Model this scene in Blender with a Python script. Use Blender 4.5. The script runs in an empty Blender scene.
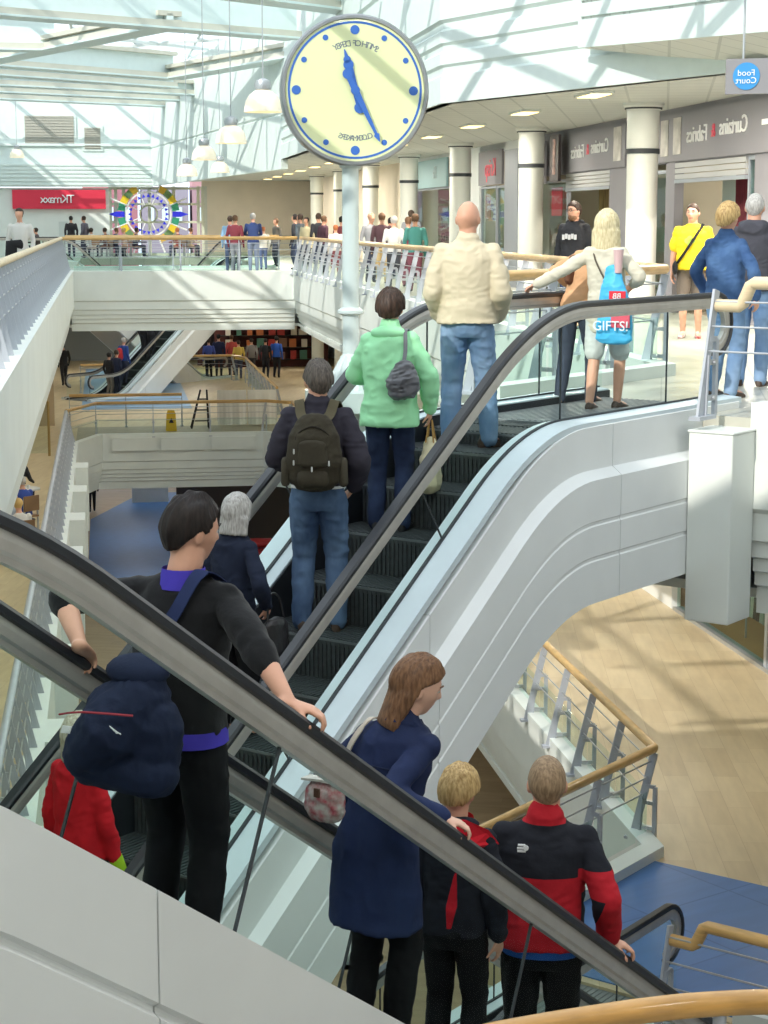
WORLD, SUN, SUNDIR, EXPO = 1.8, 3.0, (.52, .68, -.52), 0.08
import bpy, bmesh, math, random
import numpy as np
from mathutils import Vector, Matrix, Euler
random.seed(4)
SC = bpy.context.scene
COL = SC.collection
T = math.radians(36.46)
HX = np.array([math.sin(T), math.cos(T), 0.0])        # escalator heading
NX = np.array([math.cos(T), -math.sin(T), 0.0])       # right of the heading
T0 = T - math.radians(45)
A1 = np.array([math.sin(T0), math.cos(T0), 0.0])      # along the atrium
A2 = np.array([math.cos(T0), -math.sin(T0), 0.0])     # across the atrium
ZU = np.array([0.0, 0.0, 1.0])
def W(h, n, z=0.0): return HX*h + NX*n + ZU*z
def U(u, v, z=0.0): return A2*u + A1*v + ZU*z
F1, F2 = -5.05, -10.1                                  # middle and ground floor levels

# ------------------------------------------------------------------ materials
def lin(c):
    if isinstance(c, str):
        c = c.lstrip('#'); c = [int(c[i:i+2], 16)/255 for i in (0, 2, 4)]
    return [((x/12.92) if x <= .04045 else ((x+.055)/1.055)**2.4) for x in c] + [1.0]
MATS = {}
def mat(name, col, rough=.6, metal=0.0, var=0.0, vscale=4.0, bump=0.0, bscale=40.0, emit=None, estr=0.0, coat=0.0, spec=.5, stretch=None, sheen=0.0, col2=None):
    if name in MATS: return MATS[name]
    m = bpy.data.materials.new(name); m.use_nodes = True
    nt = m.node_tree; b = nt.nodes['Principled BSDF']
    c = lin(col)
    b.inputs['Base Color'].default_value = c
    b.inputs['Roughness'].default_value = rough
    b.inputs['Metallic'].default_value = metal
    b.inputs['Specular IOR Level'].default_value = spec
    b.inputs['Coat Weight'].default_value = coat
    if sheen: b.inputs['Sheen Weight'].default_value = sheen
    tc = nt.nodes.new('ShaderNodeTexCoord')
    src = tc.outputs['Object']
    if stretch:
        mp = nt.nodes.new('ShaderNodeMapping'); mp.inputs['Scale'].default_value = stretch
        nt.links.new(src, mp.inputs['Vector']); src = mp.outputs['Vector']
    if var or col2:
        nz = nt.nodes.new('ShaderNodeTexNoise'); nz.inputs['Scale'].default_value = vscale; nz.inputs['Detail'].default_value = 5
        nt.links.new(src, nz.inputs['Vector'])
        rp = nt.nodes.new('ShaderNodeValToRGB')
        d = lin(col2) if col2 else [max(0, x*(1-var)) for x in c[:3]] + [1]
        e = c if col2 else [min(1, x*(1+var)) for x in c[:3]] + [1]
        rp.color_ramp.elements[0].color = d; rp.color_ramp.elements[1].color = e
        rp.color_ramp.elements[0].position = .35; rp.color_ramp.elements[1].position = .65
        nt.links.new(nz.outputs['Fac'], rp.inputs['Fac']); nt.links.new(rp.outputs['Color'], b.inputs['Base Color'])
    if bump:
        nb = nt.nodes.new('ShaderNodeTexNoise'); nb.inputs['Scale'].default_value = bscale; nb.inputs['Detail'].default_value = 4
        nt.links.new(src, nb.inputs['Vector'])
        bp = nt.nodes.new('ShaderNodeBump'); bp.inputs['Strength'].default_value = bump; bp.inputs['Distance'].default_value = .02
        nt.links.new(nb.outputs['Fac'], bp.inputs['Height']); nt.links.new(bp.outputs['Normal'], b.inputs['Normal'])
    if emit:
        b.inputs['Emission Color'].default_value = lin(emit); b.inputs['Emission Strength'].default_value = estr
    MATS[name] = m
    return m
def glassmat(name, tint=(.93, .97, .95), refl=.35, rough=.02):
    if name in MATS: return MATS[name]
    m = bpy.data.materials.new(name); m.use_nodes = True; nt = m.node_tree
    nt.nodes.clear()
    out = nt.nodes.new('ShaderNodeOutputMaterial'); mx = nt.nodes.new('ShaderNodeMixShader')
    tr = nt.nodes.new('ShaderNodeBsdfTransparent'); tr.inputs['Color'].default_value = (*tint, 1)
    gl = nt.nodes.new('ShaderNodeBsdfGlossy'); gl.inputs['Roughness'].default_value = rough
    fr = nt.nodes.new('ShaderNodeFresnel'); fr.inputs['IOR'].default_value = 1.5
    mu = nt.nodes.new('ShaderNodeMath'); mu.operation = 'MULTIPLY'; ge = nt.nodes.new('ShaderNodeNewGeometry'); ma = nt.nodes.new('ShaderNodeMath'); ma.operation = 'MULTIPLY_ADD'; ma.inputs[1].default_value = -refl; ma.inputs[2].default_value = refl
    nt.links.new(ge.outputs['Backfacing'], ma.inputs[0]); nt.links.new(ma.outputs[0], mu.inputs[1])
    sb = nt.nodes.new('ShaderNodeMath'); sb.operation = 'SUBTRACT'; sb.use_clamp = True; sb.inputs[1].default_value = .065
    nt.links.new(fr.outputs[0], sb.inputs[0]); nt.links.new(sb.outputs[0], mu.inputs[0]); nt.links.new(mu.outputs[0], mx.inputs['Fac'])
    nt.links.new(tr.outputs[0], mx.inputs[1]); nt.links.new(gl.outputs[0], mx.inputs[2]); nt.links.new(mx.outputs[0], out.inputs['Surface'])
    MATS[name] = m
    return m
def tilemat(name, c1, c2, mortar, w, hgt, rot, rough=.4, msize=.006, offset=.5, var=.0, spec=.5):
    if name in MATS: return MATS[name]
    m = bpy.data.materials.new(name); m.use_nodes = True; nt = m.node_tree; b = nt.nodes['Principled BSDF']
    ge = nt.nodes.new('ShaderNodeNewGeometry'); mp = nt.nodes.new('ShaderNodeMapping'); mp.inputs['Rotation'].default_value = (0, 0, rot)
    br = nt.nodes.new('ShaderNodeTexBrick'); br.offset = offset
    br.inputs['Color1'].default_value = lin(c1); br.inputs['Color2'].default_value = lin(c2); br.inputs['Mortar'].default_value = lin(mortar)
    br.inputs['Scale'].default_value = 1; br.inputs['Mortar Size'].default_value = msize; br.inputs['Brick Width'].default_value = w; br.inputs['Row Height'].default_value = hgt
    br.inputs['Mortar Smooth'].default_value = .1
    nt.links.new(ge.outputs['Position'], mp.inputs['Vector']); nt.links.new(mp.outputs[0], br.inputs['Vector'])
    last = br.outputs['Color']
    if var:
        nz = nt.nodes.new('ShaderNodeTexNoise'); nz.inputs['Scale'].default_value = 1.3; nz.inputs['Detail'].default_value = 6
        ms = nt.nodes.new('ShaderNodeMapping'); ms.inputs['Scale'].default_value = (1, 6, 1)
        nt.links.new(mp.outputs[0], ms.inputs['Vector']); nt.links.new(ms.outputs[0], nz.inputs['Vector'])
        mm = nt.nodes.new('ShaderNodeMix'); mm.data_type = 'RGBA'; mm.blend_type = 'MULTIPLY'; mm.inputs['Factor'].default_value = var
        rp = nt.nodes.new('ShaderNodeValToRGB'); rp.color_ramp.elements[0].color = (.55, .5, .45, 1); rp.color_ramp.elements[1].color = (1.1, 1.1, 1.1, 1)
        rp.color_ramp.elements[0].position = .3; rp.color_ramp.elements[1].position = .7
        nt.links.new(nz.outputs['Fac'], rp.inputs['Fac']); nt.links.new(last, mm.inputs['A']); nt.links.new(rp.outputs['Color'], mm.inputs['B'])
        last = mm.outputs['Result']
    nt.links.new(last, b.inputs['Base Color']); b.inputs['Roughness'].default_value = rough; b.inputs['Specular IOR Level'].default_value = spec
    MATS[name] = m
    return m
M_WHITE = mat('white_panel', '#e3e8e3', .45, var=.03, vscale=1.5)
M_CREAM = mat('cream_panel', '#ebeeee', .45, var=.03, vscale=1.5)
M_DECK = mat('escalator_deck', '#d3e0e6', .35, var=.02)
M_DARKGAP = mat('dark_gap', '#3c4044', .7)
M_STEEL = mat('brushed_steel', '#b9bcc0', .35, .6, var=.05, vscale=20)
M_GREYPAINT = mat('grey_paint', '#b4b9c2', .45, .1, var=.04)
M_SILVER = mat('satin_silver', '#bdb9b3', .36, .5, var=.06, vscale=8)
M_WOOD = mat('beech_wood', '#d8ae6e', .4, var=.15, vscale=3, coat=.25, stretch=(1.5, 1.5, 12))
M_RUBBER = mat('black_rubber', '#23252b', .38, var=.1, vscale=6, spec=.6)
M_GLASS = glassmat('balustrade_glass', (.95, .985, .97), .16)
M_GLASSP = glassmat('railing_glass', (.92, .975, .96), .3)
M_ROOFGLASS = glassmat('roof_glass', (.97, .98, .99), .3)
M_STEP = mat('step_grey', '#4b5052', .55, .3, var=.12, vscale=30)
M_SKIRT = mat('dark_skirt', '#30343a', .4, .3)

# ------------------------------------------------------------------ mesh helpers
class MB:
    def __init__(s): s.v = []; s.f = []; s.m = []
    def add(s, vs, fs, mi=0):
        o = len(s.v); s.v += [tuple(float(x) for x in p) for p in vs]; s.f += [tuple(i+o for i in f) for f in fs]; s.m += [mi]*len(fs)
    def box(s, c, ex, ey, ez, mi=0):                   # centre and three half-edge vectors
        c, ex, ey, ez = [np.asarray(a, float) for a in (c, ex, ey, ez)]
        vs = [c+a*ex+b*ey+d*ez for d in (-1, 1) for b in (-1, 1) for a in (-1, 1)]
        s.add(vs, [(0, 2, 3, 1), (4, 5, 7, 6), (0, 1, 5, 4), (2, 6, 7, 3), (0, 4, 6, 2), (1, 3, 7, 5)], mi)
    def bar(s, a, b, w, d, side=None, mi=0):           # rectangular bar between two points; w along side
        a, b = np.asarray(a, float), np.asarray(b, float); ax = b-a; L = np.linalg.norm(ax); ax = ax/L
        side = np.asarray(side if side is not None else (NX if abs(ax[2]) > .9 else ZU), float)
        side = side-ax*(side@ax); side /= np.linalg.norm(side); o = np.cross(ax, side)
        s.box((a+b)/2, ax*L/2, side*w/2, o*d/2, mi)
    def prism(s, pts, ext, mi=0):                      # polygon extruded along ext
        pts = [np.asarray(p, float) for p in pts]; n = len(pts); e = np.asarray(ext, float)
        s.add(pts+[p+e for p in pts], [tuple(range(n))[::-1], tuple(range(n, 2*n))]+[(i, (i+1) % n, n+(i+1) % n, n+i) for i in range(n)], mi)
    def sweep(s, path, sec, sides, ups, closed=True, caps=True, mi=0):   # section [(a,b)] swept; a along side, b along up
        n = len(sec); vs = []; fs = []
        for p, sd, u in zip(path, sides, ups): vs += [p+sd*a+u*b for a, b in sec]
        for i in range(len(path)-1):
            for k in range(n if closed else n-1):
                fs.append((i*n+k, i*n+(k+1) % n, (i+1)*n+(k+1) % n, (i+1)*n+k))
        if closed and caps: fs += [tuple(range(n))[::-1], tuple(range((len(path)-1)*n, len(path)*n))]
        s.add(vs, fs, mi)
    def tube(s, path, r, seg=10, mi=0, caps=True):
        path = [np.asarray(p, float) for p in path]; n = len(path)
        rr = r if hasattr(r, '__len__') else [r]*n
        ref = None; vs = []
        for i in range(n):
            t = path[min(i+1, n-1)]-path[max(i-1, 0)]; t = t/(np.linalg.norm(t)+1e-12)
            if ref is None:
                ref = np.cross(t, [0, 0, 1.]); ref = ref if np.linalg.norm(ref) > .1 else np.cross(t, [1., 0, 0])
            ref = ref-t*(ref@t); ref = ref/np.linalg.norm(ref); o = np.cross(t, ref)
            a = rr[i] if hasattr(rr[i], '__len__') else (rr[i], rr[i])
            vs += [path[i]+ref*math.cos(2*math.pi*k/seg)*a[0]+o*math.sin(2*math.pi*k/seg)*a[1] for k in range(seg)]
        fs = [(i*seg+k, i*seg+(k+1) % seg, (i+1)*seg+(k+1) % seg, (i+1)*seg+k) for i in range(n-1) for k in range(seg)]
        if caps: fs += [tuple(range(seg))[::-1], tuple(range((n-1)*seg, n*seg))]
        s.add(vs, fs, mi)
    def lathe(s, prof, c, seg=24, mi=0, ax=(0, 0, 1.)):   # profile [(r,z)] about axis through c
        ax = np.asarray(ax, float); ref = np.cross(ax, [0, 1., 0]) if abs(ax[1]) < .9 else np.cross(ax, [1., 0, 0]); ref /= np.linalg.norm(ref); o = np.cross(ax, ref)
        c = np.asarray(c, float); vs = []; n = len(prof)
        for r, z in prof: vs += [c+ax*z+(ref*math.cos(2*math.pi*k/seg)+o*math.sin(2*math.pi*k/seg))*max(r, 1e-4) for k in range(seg)]
        fs = [(i*seg+k, i*seg+(k+1) % seg, (i+1)*seg+(k+1) % seg, (i+1)*seg+k) for i in range(n-1) for k in range(seg)]
        if prof[0] == prof[-1]: s.add(vs, fs, mi); return
        if prof[0][0] > 1e-3: fs.append(tuple(range(seg))[::-1])
        if prof[-1][0] > 1e-3: fs.append(tuple(range((n-1)*seg, n*seg)))
        s.add(vs, fs, mi)
    def ball(s, c, r, seg=12, rings=8, mi=0):
        c = np.asarray(c, float); r = np.asarray(r if hasattr(r, '__len__') else (r, r, r), float); vs = [c-ZU*r[2]]
        for i in range(1, rings):
            a = -math.pi/2+math.pi*i/rings
            vs += [c+np.array([math.cos(a)*math.cos(2*math.pi*k/seg), math.cos(a)*math.sin(2*math.pi*k/seg), math.sin(a)])*r for k in range(seg)]
        vs.append(c+ZU*r[2]); fs = [(0, 1+(k+1) % seg, 1+k) for k in range(seg)]
        for i in range(rings-2): fs += [(1+i*seg+k, 1+i*seg+(k+1) % seg, 1+(i+1)*seg+(k+1) % seg, 1+(i+1)*seg+k) for k in range(seg)]
        L = len(vs)-1; fs += [(L, 1+(rings-2)*seg+k, 1+(rings-2)*seg+(k+1) % seg) for k in range(seg)]
        s.add(vs, fs, mi)
    def mesh(s, name, mats, origin=(0, 0, 0), smooth=False, fixn=True):
        me = bpy.data.meshes.new(name); o = np.asarray(origin, float)
        me.from_pydata([tuple(np.asarray(p)-o) for p in s.v], [], s.f)
        for m in (mats if isinstance(mats, (list, tuple)) else [mats]): me.materials.append(m)
        me.polygons.foreach_set('material_index', s.m)
        if fixn:
            bm = bmesh.new(); bm.from_mesh(me); bmesh.ops.recalc_face_normals(bm, faces=bm.faces); bm.to_mesh(me); bm.free()
        if smooth:
            me.polygons.foreach_set('use_smooth', [True]*len(me.polygons))
            try: me.set_sharp_from_angle(angle=math.radians(40))
            except Exception: pass
        me.update(); return me
    def build(s, name, mats, parent=None, smooth=False, origin=None, fixn=True):
        a = np.array(s.v); lo, hi = a.min(0), a.max(0)
        if origin is None: origin = np.array([(lo[0]+hi[0])/2, (lo[1]+hi[1])/2, lo[2]])
        ob = bpy.data.objects.new(name, s.mesh(name, mats, origin, smooth, fixn)); COL.objects.link(ob)
        place(ob, origin, parent); return ob
WLOC = {}
def place(ob, origin, parent=None):
    origin = np.asarray(origin, float); WLOC[ob.name] = origin
    if parent is not None:
        ob.parent = parent; ob.location = origin-WLOC[parent.name]
    else: ob.location = origin
def tag(o, label, cat, group=None, kind=None):
    if label: o['label'] = label
    if cat: o['category'] = cat
    if group: o['group'] = group
    if kind: o['kind'] = kind
    return o
def thing(name, label, cat, loc, group=None):
    o = bpy.data.objects.new(name, None); COL.objects.link(o); o.empty_display_size = .1
    place(o, loc); return tag(o, label, cat, group)
def struct(o): o['kind'] = 'structure'; return o
def quickbox(name, c, ex, ey, ez, m, parent=None):
    b = MB(); b.box(c, ex, ey, ez); return b.build(name, m, parent)
def slab(name, poly, z0, z1, m, kind=True):
    b = MB(); b.prism([np.array([p[0], p[1], z0]) for p in poly], ZU*(z1-z0)); o = b.build(name, m)
    return struct(o) if kind else o
def instance(name, mesh, loc, parent, rotz=0.0):
    o = bpy.data.objects.new(name, mesh); COL.objects.link(o); place(o, loc, parent); o.rotation_euler = (0, 0, rotz); return o
RSEC = [(math.cos(a)*.5, math.sin(a)*.5) for a in np.linspace(0, 2*math.pi, 13)[:-1]]
# ------------------------------------------------------------------ the setting
M_FLOOR0 = tilemat('pale_floor_tile', '#bfbdb0', '#b5b5a9', '#9c9c92', .9, .9, -T0, .3, .008, 0.0, .15)
M_FLOOR1 = tilemat('wood_plank_tile', '#d9c7a4', '#cfbb97', '#bfa985', 1.2, .3, -T0-math.radians(96), .38, .003, .5, .28)
M_BLUE = tilemat('blue_floor_tile', '#4f7db8', '#4674b0', '#3a659e', 1.1, 1.1, -T, .42, .012, 0.0, .2)
M_TAN = tilemat('tan_ground_tile', '#b79f7d', '#ad9675', '#9c8768', 1.5, .35, -T0, .5, .004, .5, .3)
M_GBLUE = mat('ground_blue_vinyl', '#3f6fae', .5, var=.05)
M_CEIL = tilemat('ceiling_tile', '#d5d7d0', '#d2d4cd', '#bcbfb9', .6, .6, -T0, .7, .02, 0.0)
M_FARWALL = mat('pale_plaster', '#dbe6e2', .7, var=.02)
M_BEIGE = mat('beige_plaster', '#ecdfcb', .7, var=.04, vscale=1)
M_BEAM = mat('roof_beam_white', '#dcebea', .5, var=.02)
M_FLANGE = mat('roof_beam_flange', '#cfcdbf', .55, var=.03)
CN = -8.85
VC = 5.5-CN*math.sqrt(2)
def xy(p): return (float(p[0]), float(p[1]))
for lvl, nm, mt in ((0.0, 'floor_gallery', M_FLOOR0), (F1, 'floor_middle', M_FLOOR1)):
    poly = [xy(U(5.5, 90)), xy(U(5.5, VC)), xy(W(13.4, CN)), xy(W(13.4, 2.5)), xy(U(14, 12)), xy(U(14, 90))]
    slab(nm, poly, lvl-.28, lvl, mt)
    slab(nm, [xy(U(-8, -8)), xy(U(-.95, -8)), xy(U(-.95, 90)), xy(U(-8, 90))], lvl-.28, lvl, mt if lvl else M_FLOOR0)
slab('floor_bridge', [xy(U(-.95, 54.1)), xy(U(5.5, 54.1)), xy(U(5.5, 60.3)), xy(U(-.95, 60.3))], -.28, 0, M_FLOOR0)
slab('floor_bridge', [xy(U(-.95, 55.0)), xy(U(-.2, 57.2)), xy(U(4.8, 57.2)), xy(U(5.5, 56.5)), xy(U(5.5, 60.3)), xy(U(-.95, 60.3))], F1-.28, F1, mat('bridge_floor', '#a39a86', .5, var=.06))
slab('floor_middle', [xy(U(-.95, 60.3)), xy(U(5.5, 60.3)), xy(U(5.5, 90)), xy(U(-.95, 90))], F1-.28, F1, M_FLOOR1)
slab('floor_blue', [xy(U(-.9, 66)), xy(U(3.0, 66)), xy(U(3.0, 84.5)), xy(U(-.9, 84.5))], F1, F1+.01, mat('pale_blue_floor', '#7fa5c8', .35))
slab('floor_gallery', [xy(U(-.95, 79)), xy(U(5.5, 79)), xy(U(5.5, 90)), xy(U(-.95, 90))], -.28, 0, M_FLOOR0)
slab('floor_gallery', [(-9, -7), (9, -7), (9, 2.3), (2, 2.4), (-9, 2.4)], -.28, 0, M_FLOOR0)
slab('floor_blue', [xy(W(13.5, CN+.15)), xy(W(13.5, 3)), xy(W(16.5, 3)), xy(W(16.5, CN+.15))], F1, F1+.012, M_BLUE)
slab('floor_ground', [xy(U(-20, -10)), xy(U(24, -10)), xy(U(24, 100)), xy(U(-20, 100))], F2-.2, F2, M_TAN)
slab('floor_ground_blue', [xy(U(-.75, 56)), xy(U(5.5, 54)), xy(U(5.5, 80)), xy(U(1.4, 80)), xy(U(-.75, 73))], F2, F2+.012, M_GBLUE)

def norm2(v): v = np.array([v[0], v[1], 0.0]); return v/np.linalg.norm(v)
def fascia(name, path, z, prof, m, left=True, mats=None):
    """profile (outward, dz) swept along a polyline; outward is left of travel when left"""
    P = [np.array([p[0], p[1], z]) for p in path]; sides = []
    for i in range(len(P)):
        ds = []
        if i > 0: ds.append(norm2(P[i]-P[i-1]))
        if i < len(P)-1: ds.append(norm2(P[i+1]-P[i]))
        ns = [np.array([-d[1], d[0], 0])*(1 if left else -1) for d in ds]
        a = ns[0] if len(ns) == 1 else (ns[0]+ns[1])/(1+ns[0]@ns[1])
        sides.append(a)
    b = MB(); sec = list(prof)+[(-.16, prof[-1][1]), (-.16, prof[0][1])]
    b.sweep(P, sec, sides, [ZU]*len(P)); return struct(b.build(name, m))
FASC = [(.0, .12), (.06, .12), (.06, -.72), (.02, -.76), (.02, -.98), (-.02, -1.0), (-.02, -1.12), (-.06, -1.14), (-.06, -1.24), (-.10, -1.26), (-.10, -1.36), (-.15, -1.38), (-.15, -1.6)]
for lvl in (0.0, F1):
    fascia('trim_fascia_gallery', [xy(U(5.5, 57 if lvl else 54.1)), xy(U(5.5, VC)), xy(W(13.45, CN))], lvl, FASC, M_WHITE, left=False)
    fascia('trim_fascia_landing', [xy(W(13.45, -6.3)), xy(W(13.45, 3))], lvl, FASC, M_WHITE, left=False)
    fascia('trim_fascia_left', [xy(U(-.95, -4)), xy(U(-.95, 55))], lvl, [(.0, .14), (.08, .14), (.08, -.9), (.0, -1.1), (-.1, -1.6)], M_WHITE, left=False)
fascia('trim_fascia_bridge', [xy(U(-.95, 54.1)), xy(U(5.5, 54.1))], 0.0, FASC, M_WHITE, left=False)
fascia('trim_fascia_bridge', [xy(U(-.95, 55.0)), xy(U(-.2, 57.2)), xy(U(4.8, 57.2)), xy(U(5.5, 56.5))], F1, FASC, M_WHITE, left=False)
fascia('trim_fascia_bridge', [xy(U(5.5, 60.4)), xy(U(-.95, 60.4))], 0.0, FASC, M_WHITE, left=False)
for u0 in (.1, 1.6, 3.15):      # the plain panels fixed to the lower bridge
    struct(quickbox('trim_panel', U(u0+.7, 57.1, F1-.2), A2*.68, A1*.06, ZU*.2, M_WHITE))
# soffits under the gallery slabs
slab('ceiling_middle', [xy(U(5.6, 90)), xy(U(5.6, VC+.3)), xy(W(13.7, CN+.1)), xy(W(13.7, 2.5)), xy(U(14, 12)), xy(U(14, 90))], -1.5, -1.42, M_WHITE)
slab('ceiling_middle', [xy(U(-8, -8)), xy(U(-1.1, -8)), xy(U(-1.1, 90)), xy(U(-8, 90))], -1.5, -1.42, M_WHITE)
slab('ceiling_middle', [xy(U(-1.1, 54.3)), xy(U(5.6, 54.3)), xy(U(5.6, 60.2)), xy(U(-1.1, 60.2))], -1.5, -1.42, M_WHITE)
slab('ceiling_middle', [xy(U(-1.1, 79)), xy(U(5.6, 79)), xy(U(5.6, 90)), xy(U(-1.1, 90))], -1.5, -1.42, M_WHITE)
slab('ceiling_ground', [xy(U(-1.1, 57.4)), xy(U(14, 57.4)), xy(U(14, 90)), xy(U(-1.1, 90))], F1-1.5, F1-1.42, M_WHITE)
slab('ceiling_ground', [xy(U(5.6, VC+.3)), xy(W(13.7, CN+.1)), xy(W(13.7, 2.5)), xy(U(14, 12)), xy(U(14, 57)), xy(U(5.6, 57))], F1-1.5, F1-1.42, M_WHITE)
slab('ceiling_ground', [xy(U(-8, -8)), xy(U(-1.1, -8)), xy(U(-1.1, 90)), xy(U(-8, 90))], F1-1.5, F1-1.42, M_WHITE)
# pier at the head of the landing
b = MB(); b.box(W(13.2, -6.45, -.85), HX*.2, NX*.19, ZU*.75); b.box(W(13.2, -6.45, -.09), HX*.21, NX*.2, ZU*.012)
o = struct(b.build('pillar_landing', M_WHITE)); bv = o.modifiers.new('b', 'BEVEL'); bv.width = .012; bv.segments = 2
# outer walls
struct(quickbox('wall_left', U(-8.1, 51.5, -1.4), A2*.1, A1*38.5, ZU*8.8, M_FARWALL))
struct(quickbox('wall_left', U(-8.1, 10.5, -3.4), A2*.1, A1*2.5, ZU*6.8, M_FARWALL))
slab('left_sun_blocker', [xy(U(-9, 13)), xy(U(-7.4, 13)), xy(U(-7.4, 86)), xy(U(-9, 86))], 7.42, 7.6, M_WHITE)  # added out of view to keep the sun off the left railing
struct(quickbox('wall_left', U(-8.1, -.5, -1.4), A2*.1, A1*8.5, ZU*8.8, M_FARWALL))
struct(quickbox('wall_right', U(14.1, 51, -5), A2*.1, A1*40, ZU*8.4, M_FARWALL))
# back wall at the far end: solid above, opening below
VB = 85.0
struct(quickbox('wall_back', U(-3, VB+.2, 5.3), A2*5.25, A1*.2, ZU*2.2, M_FARWALL))
b = MB(); b.box(U(-3, VB-.1, 3.55), A2*5.25, A1*.15, ZU*.5); b.box(U(-3, VB-.05, 4.9), A2*5.25, A1*.08, ZU*.06)
for k in range(6): b.box(U(-3, VB-.27, 3.15+.17*k), A2*5.25, A1*.02, ZU*.035)
struct(b.build('trim_back_ledge', M_FARWALL))
M_VENT = tilemat('vent_louvre', '#a9a89f', '#a3a29a', '#8b8a84', 8, .08, 0, .7)
for u0, u1, z0, z1 in ((-3.32, -1.18, 4.9, 6.15), (-.72, -.02, 4.72, 5.65)):
    b = MB(); b.box(U((u0+u1)/2, VB-.03, (z0+z1)/2), A2*(u1-u0+.2)/2, A1*.04, ZU*(z1-z0+.2)/2, 0); b.box(U((u0+u1)/2, VB-.07, (z0+z1)/2), A2*(u1-u0)/2, A1*.03, ZU*(z1-z0)/2, 1)
    for k in range(10): b.box(U((u0+u1)/2, VB-.11, z0+(k+.5)*(z1-z0)/10), A2*(u1-u0)/2, A1*.02, ZU*.02, 1)
    struct(b.build('window_louvre', [M_FARWALL, mat('louvre_grey', '#b0aea3', .7)]))
# lower part of the back wall: white shop wall left, glazed screen right
struct(quickbox('wall_back_shop', U(-3.1, VB+.1, 1.5), A2*3.4, A1*.1, ZU*1.5, M_WHITE))
struct(quickbox('wall_back_middle', U(3, 89.8, -3.3), A2*12, A1*.1, ZU*1.8, mat('grey_far_wall', '#8f979a', .6)))
struct(quickbox('wall_back_right', U(10.1, VB+3, 2.2), A2*5.5, A1*.1, ZU*2.2, M_BEIGE))
# right hand fascia above the gallery, the octagon corner and its soffit
VP_, SB = 29.9, 3.4
PA = U(5.45, VP_); PB = U(8.0, 23.1); PC = U(9.9, 18.1)
UP = [(.0, 0), (.05, 0), (.05, .42), (.0, .46), (.0, .56), (.05, .6), (.05, .78), (.0, .82), (.0, .9), (.05, .94), (.05, 1.12), (.0, 1.16), (.0, 1.25), (.06, 1.3), (.06, 2.3), (.0, 2.34), (.0, 2.42), (.06, 2.46), (.06, 4.3)]
fascia('wall_fascia_upper', [xy(U(5.45, 57)), xy(PA), xy(PC)], SB, UP, M_FARWALL, left=False)
fascia('wall_fascia_far', [xy(U(2.25, 84.9)), xy(U(5.45, 57))], SB, [(.0, -.3), (.05, -.3), (.05, 1.3), (.0, 1.34), (.06, 1.4), (.06, 4.3)], M_FARWALL, left=False)
slab('ceiling_gallery', [xy(PA), xy(PC), xy(U(14, 18.1)), xy(U(14, 90)), xy(U(2.3, 90)), xy(U(2.3, 84.9)), xy(U(5.45, 57))], SB, SB+.1, M_CEIL)
# nearer upper tier with its own soffit
def pix(x, y, Y):
    P = math.atan((512-221.4)/1850.); fw = np.array([0, math.cos(P), -math.sin(P)]); up = np.array([0, math.sin(P), math.cos(P)])
    r = fw+np.array([1., 0, 0])*(x-384)/1850.-up*(y-512)/1850.; return np.array([0, 0, 1.53])+r*Y/r[1]
def pixz(x, y, z):
    r = pix(x, y, 1.0)-np.array([0, 0, 1.53]); return np.array([0, 0, 1.53])+r*(z-1.53)/r[2]
E1 = pix(581, 48, 26.6); E2 = pix(768, 32, 21.3); E2 = E1+(E2-E1)*1.9; E3 = pix(768, 68, 23.9); E3 = E1+(E3-E1)*1.9
b = MB(); b.add([E1, E2, E3, E1+ZU*5, E2+ZU*5, E3+ZU*5], [(0, 1, 2), (0, 3, 4, 1), (0, 2, 5, 3), (1, 4, 5, 2), (3, 5, 4)])
struct(b.build('wall_fascia_tier', M_CEIL))
d = (E2-E1); nrm = norm2(np.cross(d, ZU)); nrm = nrm if nrm[1] < 0 else -nrm
b = MB()
for z0, z1 in ((0, .38), (.42, .6), (.64, .8), (.84, 1.8), (1.86, 4.4)):
    q = [E1+nrm*.05+ZU*z0, E2+nrm*.05+ZU*z0, E2+nrm*.05+ZU*z1, E1+nrm*.05+ZU*z1]; b.prism(q, -nrm*.09)
struct(b.build('trim_tier_bands', M_FARWALL))

for v in np.arange(14.6, 54, 4.4):
    b = MB(); b.box(U(-.74, v, F1-.72), A2*.2, A1*.55, ZU*.85); o = struct(b.build('trim_bracket', M_WHITE))
struct(quickbox('right_light_blocker', (11.5, 3.5, -1.5), np.array([.1, 0, 0]), np.array([0, 10.5, 0]), ZU*9, mat('blocker_grey', '#c9cac6', .8)))  # added out of view to cut sky light and reflections in the glass
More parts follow.
